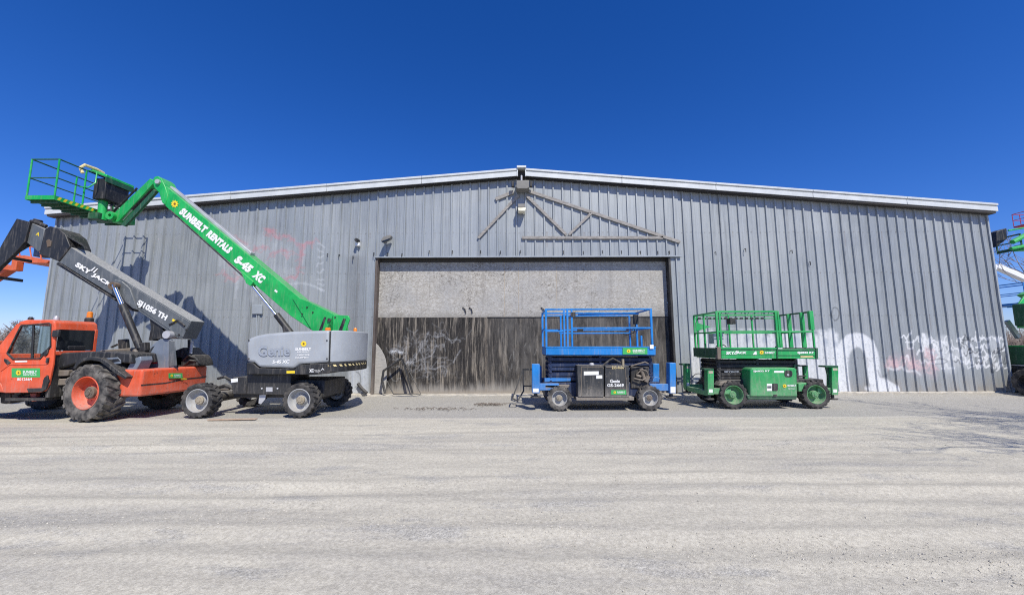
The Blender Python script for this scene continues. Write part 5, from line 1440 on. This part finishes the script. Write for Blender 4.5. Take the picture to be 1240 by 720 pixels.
for px in (889.5, 989.7):
    x = at(px, 480, 11.1).x
    wheel(gs, gw, (m_tyre, m_rimg, m_rimg), (x, 11.1 + .15, .372), False, -.04); wheel(gs, gw, (m_tyre, m_rimg, m_rimg), (x, 12.5, .372), True)
    part('axle', MB().cyl((x, 11.3, .37), (x, 12.4, .37), .09, 12), m_dark, gs)
xo = at(885, 470, 11.2).x; xo2 = at(990, 470, 11.2).x


def frame_leg(px0, px1, y0, y1, Y, into, side):
    o = part('outrigger', MB().prism([(px0, y0), (px1, y0), (px1, y1), (px0, y1)], Y, .20), m_green2, gs, 0.012)
    w = px1 - px0
    part('outrigger_cap', MB().prism([(px0 - 4 if side < 0 else px0 - 8, y0 - 2), (px1, y0 - 2), (px1, y0), (px0 - 4 if side < 0 else px0 - 8, y0)], Y - .01, .26), m_dgreen_shade, o, 0.004)
    part('outrigger_beam', MB().box(min(at(px0, 470, Y).x, into), max(at(px1, 470, Y).x, into), Y + .04, Y + .16, .38, .54), m_green2, o, 0.01)
    a = at((px0 + px1) / 2, y1, Y); part('outrigger_foot', MB().lathe([(.04, .12), (.04, .03), (.12, .03), (.12, 0), (0, 0)], (a.x, Y + .1, max(.02, a.z - .13)), 14, 'Z'), m_dark, o)
    part('warning_label', MB().sheet([(px0 + w * .2, y1 - 3), (px0 + w * .8, y1 - 3), (px0 + w * .8, y1 - 7), (px0 + w * .2, y1 - 7)], Y - .005), m_white, o, recalc=False)
    part('paper_label', MB().sheet([(px0 + w * .15, y0 + 4), (px0 + w * .85, y0 + 4), (px0 + w * .85, y0 + 1), (px0 + w * .15, y0 + 1)], Y - .005), m_wiretan, o, recalc=False)
    return o


frame_leg(857, 864.6, 448, 478, 11.15, xo, -1); frame_leg(1007.5, 1015.3, 444.5, 478, 11.15, xo2, 1)
frame_leg(830.5, 836, 442, 470, 12.3, xo, -1)
part('outrigger_frame', MB().sq([at(834, 470, 12.2), at(858, 476, 11.25)], .13), m_green2, gs, 0.01)
part('outrigger_gusset', MB().prism([(1000, 444), (1007.6, 444), (1007.6, 476), (1004.5, 470), (1003, 456)], 11.25, .05), m_dgreen_shade, gs, 0.006)
part('hose_loop', MB().tube([at(838 + 8 + 7 * math.cos(a), 457 + 5 * math.sin(a), 11.9) for a in [math.pi + i * math.pi / 8 for i in range(9)]], .012, 6), m_black, gs)

# ================================================================== LOOSE THINGS BY THE DOOR
fr = thing('metal_frame', 'bent black metal frame leaning against the bottom left of the door', 'metal frame', at(487, 476, 13.95))
mb = MB().tube([at(486.5, 433.5, 14.2), at(464.5, 448.6, 14.12), at(462.6, 460, 14.05), at(466.4, 476, 13.98)], .042, 8); part('bent_bar', mb, m_black, fr)
part('straight_bar', MB().sq([at(487.6, 434.5, 14.2), at(499.6, 476, 13.98)], .06), m_black, fr)
part('thin_loop', MB().tube([at(*p, y) for p, y in (((468.5, 461), 14.1), ((476.5, 476.8), 13.92), ((509.6, 476.8), 13.92), ((497, 452), 14.12), ((488, 435), 14.2))], .02, 8), m_black, fr)
bd = part('curved_board', MB().prism([(446, 476), (446, 413.7), (453.7, 414.4), (458, 418), (461.5, 423), (465, 429.5), (467, 435), (468.2, 443), (468, 460), (466.5, 476)], WY + .14, .03), m_board, None, 0.004)
tag(bd, 'weathered grey board with rounded top corner against the left of the door', 'board')
pk = part('plank', MB().prism3([(at(250, 505.5, 9.6).x, 9.62, .006), (at(306, 504, 9.6).x, 9.70, .006), (at(306, 504, 9.6).x, 9.80, .006), (at(250, 505.5, 9.6).x, 9.72, .006)], (0, 0, .022)), m_plank, None, 0.004)
tag(pk, 'faded orange plank lying on the ground before the boom lift', 'plank')
# dead weeds and litter at the wall foot
mb = MB()
for k in range(2600):
    x = random.choice([random.uniform(-5, 2.3), random.uniform(9, 17.3), random.uniform(9, 17.3), random.uniform(-16, 17)]); y = WY - random.uniform(.05, .5) - (.25 if -5 < x < 5.8 else 0); h = random.uniform(.02, .09) * (1 + max(0, 2 * mnoise.noise((x * .7, 0, 3)))) * (.5 if -5 < x < 5.8 else 1)
    if random.random() < .2 and 12.4 < x < 13.4: h *= 3.2
    a = random.uniform(0, 6.28); dx, dy = math.cos(a) * .02, math.sin(a) * .02
    mb.add([(x, y, -.01), (x + .006, y, -.01), (x + dx * 2, y + dy * 2, h)], [(0, 1, 2)])
wd = part('dead_grass', mb, m_wiretan, None, recalc=False); tag(wd, 'dry straw-coloured weeds along the foot of the wall', 'weeds', kind='stuff')


rr_ = random.Random(8)
for nm_, lab_, c0_, wd_, nn_ in (('twig_pile', 'small dark heap of twigs and dirt on the gravel before the door', (-.75, 12.0), .5, 60), ('dead_vine', 'thin scatter of dry stems on the gravel near the metal frame', (-2.1, 11.2), 1.3, 40)):
    mb = MB()
    for k in range(nn_):
        x = c0_[0] + rr_.gauss(0, wd_ * .5); y = c0_[1] + rr_.gauss(0, .10); a = rr_.gauss(0, .5); l = rr_.uniform(.05, .25)
        mb.tube([(x, y, .012), (x + l * .5 * math.cos(a), y + l * .5 * math.sin(a), .03 + rr_.uniform(0, .03)), (x + l * math.cos(a), y + l * math.sin(a), .012)], .006, 4)
    tag(part(nm_, mb, m_hubd, None, recalc=False, sharp=None), lab_, 'twigs', kind='stuff')

# ================================================================== MACHINES AT THE EDGES OF THE YARD
def basket(parent, x0, x1, y0, y1, z, h, mat, flo=None):
    part('platform_floor', MB().box(x0, x1, y0, y1, z, z + .12), flo or mat, parent, 0.01)
    mb = MB(); cs = [(x0, y0), (x1, y0), (x1, y1), (x0, y1)]
    mb.tube([(x, y, z + h) for x, y in cs], .028, 6, True); mb.tube([(x, y, z + h * .55) for x, y in cs], .022, 6, True); part('guard_rail', mb, mat, parent)
    for (x, y) in cs + [((x0 + x1) / 2, y0), ((x0 + x1) / 2, y1)]: part('post', MB().cyl((x, y, z), (x, y, z + h), .024, 6), mat, parent)


def big_lift(name, label, cat, base, tip, mat, cover, wheelmats, bask, group=None, boom_w=.32):
    """A parked boom lift further off: chassis on four wheels, turntable, boom from the tail to its basket."""
    o = thing(name, label, cat, base, group); bx, by, _ = base
    part('chassis', MB().box(bx - 1.3, bx + 1.3, by - .8, by + .8, .45, .9), m_black, o, 0.03)
    part('turntable', MB().box(bx - 1.5, bx + 1.6, by - 1.05, by + 1.05, 1.0, 1.25), m_black, o, 0.03)
    part('body_cover', MB().prism3([(bx - 1.4, by - 1.1, 1.25), (bx + 1.7, by - 1.1, 1.25), (bx + 1.8, by - 1.1, 2.0), (bx + 1.4, by - 1.1, 2.15), (bx - 1.3, by - 1.1, 2.0)], (0, 2.2, 0)), cover, o, 0.08, 3)
    for sx in (-1.15, 1.15):
        for sy, f in ((-.95, False), (.95, True)): wheel(o, bw, wheelmats, (bx + sx, by + sy, .412), f)
    a = Vector((bx + (1.2 if tip[0] < bx else -1.2), by, 2.2)); t = Vector(tip)
    part('boom', MB().sq([a, t], boom_w), mat, o, 0.02)
    part('jib', MB().sq([t, Vector((bask[0], bask[1], bask[2] + .05))], boom_w * .7), mat, o, 0.015)
    s = bask[3]
    basket(o, bask[0] - s / 2, bask[0] + s / 2, bask[1] - 1.1, bask[1] + 1.1, bask[2], 1.1, mat)
    return o


# far right green boom lift, cut by the frame: tyre, dark base, green end panels, boom and basket
P1 = 13.3
gr = thing('boom_lift', 'green boom lift half out of frame at the right corner of the warehouse', 'boom lift', (18.4, 13.6, 0), 'boom lifts beyond the right corner')
GX0 = 17.72
part('chassis', MB().box(GX0, 19.6, 12.95, 16.2, .32, .92), m_black, gr, 0.04)
part('axle', MB().cyl((17.2, 13.5, .43), (19.9, 13.5, .43), .12, 12), m_black, gr)
part('turntable_base', MB().box(GX0 + .03, 19.6, 12.9, 16.2, 1.0, 1.66), m_dgreen_shade, gr, 0.05)  # darker green carries the shade of the side turned from the sun
part('engine_bay', MB().box(GX0 + .015, GX0 + .04, 13.3, 14.0, 1.12, 1.52), m_black, gr, 0.01)
part('base_trim', MB().box(GX0 + .01, GX0 + .05, 12.92, 16.1, .96, 1.0), m_alu, gr)
part('base_trim', MB().box(GX0 + .01, GX0 + .05, 12.92, 16.1, 1.63, 1.67), m_green, gr)
part('boom_end_cover', MB().box(18.12, 18.6, 13.9, 14.48, 2.35, 3.15), m_dgreen_shade, gr, 0.05)
part('boom_end_plate', MB().prism([(1231, 372), (1241, 358), (1262, 350), (1300, 376), (1300, 402), (1240, 397), (1234, 397)], 14.5, .06), m_green, gr, 0.012)
part('boom_riser', MB().prism([(1242, 356), (1250, 352), (1340, 395), (1336, 412)], 14.7, .3), m_green, gr, 0.02)
part('upper_boom', MB().prism([(1246, 362), (1252, 368), (1330, 300), (1322, 290)], 15.2, .3), m_green, gr, 0.02)
part('lattice_boom', MB().prism([(1330, 300), (1322, 290), (1236, 296), (1236, 303)], 15.4, .25), m_green, gr, 0.02)
part('lower_strut', MB().prism([(1219, 389), (1223, 387), (1237, 407), (1234, 410)], 15.3, .12), m_alu, gr, 0.01)
bx0, bx1 = at(1207, 300, 16.2).x, at(1238, 300, 15.4).x
basket(gr, bx0, bx1, 15.4, 16.2, at(1210, 302, 15.4).z, .62, m_dgreen_shade)
part('control_console', MB().prism([(1207, 280), (1219, 276), (1220, 289), (1207, 299)], 15.6, .4), m_black, gr, 0.02)
part('boom_lattice_rail', MB().tube([at(1221, 279, 15.3), at(1240, 276, 15.3), at(1262, 274, 15.3)], .03, 8), m_green, gr)
part('boom_lattice_rail', MB().tube([at(1224, 301, 15.3), at(1245, 297, 15.3), at(1265, 293, 15.3)], .06, 8), m_green, gr)
part('boom_lattice_rail', MB().tube([at(1226, 293, 15.3), at(1250, 280, 15.3)], .09, 8), m_green, gr)
gw2 = wheel_meshes(.45, .36, .27, 18, 'gr', .035, .17, .55)
for (x, y, rz_) in ((17.2, 13.5, -math.pi / 2), (19.9, 13.5, math.pi / 2), (17.75, 15.7, -math.pi / 2), (19.9, 15.7, math.pi / 2)): wheel(gr, gw2, (m_tyre, m_black, m_black), (x, y, .445), False, rz_)

big_lift('white_boom_lift', 'white boom of a lift reaching in behind the right corner of the warehouse', 'boom lift', (37.0, 24.0, 0), tuple(at(1206, 322, 24)), m_white, m_white, (m_tyre, m_rim, m_hub), (27.5, 24.2, 4.6, .9), 'boom lifts beyond the right corner')
big_lift('red_boom_lift', 'red railed lift basket high at the right edge of the photo', 'boom lift', (45, 30, 0), (40.5, 30, 8.6), m_red, m_red, (m_tyre, m_rim, m_hub), (at(1238, 268, 30).x + 1.3, 30, at(1234, 271, 30).z, 1.2), 'boom lifts beyond the right corner')
big_lift('blue_boom_lift', 'blue boom and railing low behind the right corner of the warehouse', 'boom lift', (36.0, 21.0, 0), tuple(at(1236, 369, 21)), m_blue, m_blue, (m_tyre, m_rim, m_hub), (at(1222, 370, 21).x, 21, at(1222, 371, 21).z, 1.0), 'boom lifts beyond the right corner')
# orange boom lift to the left, its arm and basket peeping out behind the telehandler forks
ol = thing('orange_boom_lift', 'orange boom lift arm and basket behind the telehandler forks at far left', 'boom lift', (-22.5, 16.0, 0))
part('chassis', MB().box(-23.8, -21.2, 15.2, 16.8, .45, .9), m_black, ol, 0.03)
part('body_cover', MB().box(-24, -21, 14.95, 17.05, 1.0, 2.0), m_orange_far, ol, 0.08, 3)
for sx in (-1.15, 1.15):
    for sy, f in ((-.95, False), (.95, True)): wheel(ol, bw, (m_tyre, m_rim, m_hub), (-22.5 + sx, 16 + sy, .412), f)
OY = Pl(15.6)
part('boom', MB().sq([(-23.4, 16.0, 2.0), OY.pt(-50, 355) + Vector((0, .3, 0)), OY.pt(2, 322) + Vector((0, .3, 0))], .3), m_orange_far, ol, 0.02)
part('jib', MB().prism([(-6, 318), (4, 320), (13, 322.5), (14.5, 311), (18, 309), (21, 312), (19, 327), (14, 327.5), (-6, 325)], OY, .25), m_orange_far, ol, 0.02)
part('platform_floor', MB().prism([(15, 309.5), (30, 309), (58, 315.5), (57, 318.5), (30, 318), (19, 316)], OY.off(-.4), 1.6), m_orange_far, ol, 0.012)
mb = MB()
for x, y0_ in ((24, 309), (38, 312), (50, 314)): mb.cyl(at(x, y0_, 15.3), at(x - 4, y0_ - 26, 15.3), .022, 6)
mb.tube([at(15, 282, 15.3), at(46, 288, 15.3)], .024, 6).tube([at(18, 295, 15.3), at(48, 301, 15.3)], .02, 6); part('guard_rail', mb, m_orange_far, ol)
part('control_console', MB().box(OY.pt(36, 300).x - .2, OY.pt(36, 300).x + .25, 15.9, 16.3, OY.pt(36, 308).z, OY.pt(36, 297).z), m_navy_shade, ol, 0.02)


# ================================================================== BARE TREES
def bare_tree(base, h, seed, label, spread=.55, depth=5, group='bare trees around the yard', trunk=.14, kids=3, twig=.006):
    rr = random.Random(seed); o = thing('bare_tree', label, 'tree', base, group); tr_ = MB(); cr_ = MB()

    def grow(p, d, L, r, lev):
        pts = [p]; rs = [r]; q = p.copy(); n = 3
        for i in range(n):
            d = (d + Vector((rr.uniform(-1, 1), rr.uniform(-1, 1), rr.uniform(-.3, .6))) * .16).normalized(); q = q + d * L / n
            pts.append(q.copy()); rs.append(r * (1 - .45 * (i + 1) / n))
        (tr_ if lev == 0 else cr_).tube(pts, rs, 6 if lev < 2 else 3)
        if lev >= depth: return
        for k in range(kids + (1 if lev == 0 else 0)):
            t = rr.uniform(.35, 1.0); b = pts[0].lerp(pts[-1], t) if k else pts[-1]
            i = min(n - 1, int(t * n)); b = pts[i].lerp(pts[i + 1], t * n - i) if k else pts[-1]
            nd = (d + Vector((rr.uniform(-1, 1), rr.uniform(-1, 1), rr.uniform(-.2, .7))) * (spread + .12 * lev)).normalized()
            grow(b, nd, L * rr.uniform(.55, .78), max(twig, r * rr.uniform(.42, .6)), lev + 1)

    grow(Vector(base), Vector((0, 0, 1)), h * .36, trunk, 0)
    part('trunk', tr_, m_bark, o, recalc=False); part('crown', cr_, m_bark, o, recalc=False, sharp=None)
    return o


bare_tree((31.6, 22.5, 0), 9.5, 5, 'leafless tree behind the lift baskets at the right edge', .7, 5, twig=.014)
bare_tree((38.5, 26.0, 0), 10.0, 9, 'tall leafless tree farthest right beyond the white boom', .6, 5, twig=.014)
sc = 'bare scrubby tree in the thicket left of the orange cab'
for i, (x, y, h) in enumerate(((-47, 34, 5.0), (-44.5, 33, 4.4), (-42.5, 35, 4.8), (-49.5, 36, 5.4), (-41, 33, 3.8), (-45.8, 37, 5.2), (-52, 34, 5.6), (-39.5, 36, 3.6))):
    bare_tree((x, y, 0), h, 20 + i, sc, .75, 4, 'bare scrub trees left of the orange cab', .11, 4, .022)
mb = MB(); rw = random.Random(5)
for k in range(9000):
    side = rw.choice((-1, 1)); x = rw.uniform(30, 130) * side; y = rw.uniform(58, 70) ; h = (3.6 + 1.6 * mnoise.noise((x * .13, 1, 1)) + .9 * mnoise.noise((x * .6, 2, 1))) * rw.uniform(.6, 1.4); w_ = rw.uniform(.04, .16); l = rw.uniform(-.8, .8)
    mb.add([(x - w_, y, 0), (x + w_, y, 0), (x + l, y, max(.8, h))], [(0, 1, 2)])
    for j in range(2):
        z = h * rw.uniform(.3, .9); mb.add([(x + l * z / h, y - .02, z), (x + l * z / h, y - .02, z + .1), (x + rw.uniform(-1.2, 1.2), y, z + rw.uniform(.3, 1.0))], [(0, 1, 2)])
fw = part('far_woods', mb, flat('far_winter_woods', (0.16, 0.125, 0.11), 0.95, 0, .3, .6), None, recalc=False, sharp=None)
tag(fw, 'far bare winter woods along the horizon behind the yard', 'woods', kind='stuff')
# tree to the right of the camera, whose branches shade the ground at the right
bare_tree((13.4, 2.3, 0), 10.5, 41, 'leafless tree standing on the right side of the yard', .95, 6, trunk=.14, twig=.007)
bare_tree((15.6, 3.4, 0), 9.5, 47, 'second leafless tree farther right along the yard', .95, 6, trunk=.14, twig=.007)

# ================================================================== LIGHT
sund = Vector((0.45, -1.0, 1.28)).normalized()
sl = bpy.data.lights.new('sun', 'SUN'); sl.energy = 5.0; sl.angle = R(0.53); sl.color = (1.0, 0.955, 0.845)
so = bpy.data.objects.new('sun', sl); C.objects.link(so); so.rotation_euler = (-sund).to_track_quat('-Z', 'Y').to_euler(); so.location = (8, -16, 20)
w = bpy.data.worlds.new('World'); S.world = w; w.use_nodes = True; nt = w.node_tree; nt.nodes.clear()
ow = nt.nodes.new('ShaderNodeOutputWorld'); bg = nt.nodes.new('ShaderNodeBackground'); sk = nt.nodes.new('ShaderNodeTexSky')
sk.sky_type = 'NISHITA'; sk.sun_disc = False; sk.sun_elevation = math.asin(sund.z); sk.sun_rotation = math.atan2(sund.x, sund.y)
sk.altitude = 300; sk.air_density = 1.0; sk.dust_density = 0.0; sk.ozone_density = 3.5
bg.inputs['Strength'].default_value = 0.114
hs = nt.nodes.new('ShaderNodeHueSaturation'); hs.inputs['Saturation'].default_value = 1.32
tn = nt.nodes.new('ShaderNodeMix'); tn.data_type = 'RGBA'; tn.blend_type = 'MULTIPLY'; tn.inputs[0].default_value = 1.0; tn.inputs[7].default_value = (0.72, 0.78, 1.24, 1)
nt.links.new(sk.outputs[0], hs.inputs['Color']); nt.links.new(hs.outputs[0], tn.inputs[6]); nt.links.new(tn.outputs[2], bg.inputs[0]); nt.links.new(bg.outputs[0], ow.inputs[0])
S.view_settings.view_transform = 'Standard'; S.view_settings.look = 'None'; S.view_settings.exposure = 0; S.view_settings.gamma = 1
S.cycles.max_bounces = 6; S.cycles.use_denoising = False; S.cycles.filter_width = 1.1; S.cycles.sample_clamp_indirect = 4
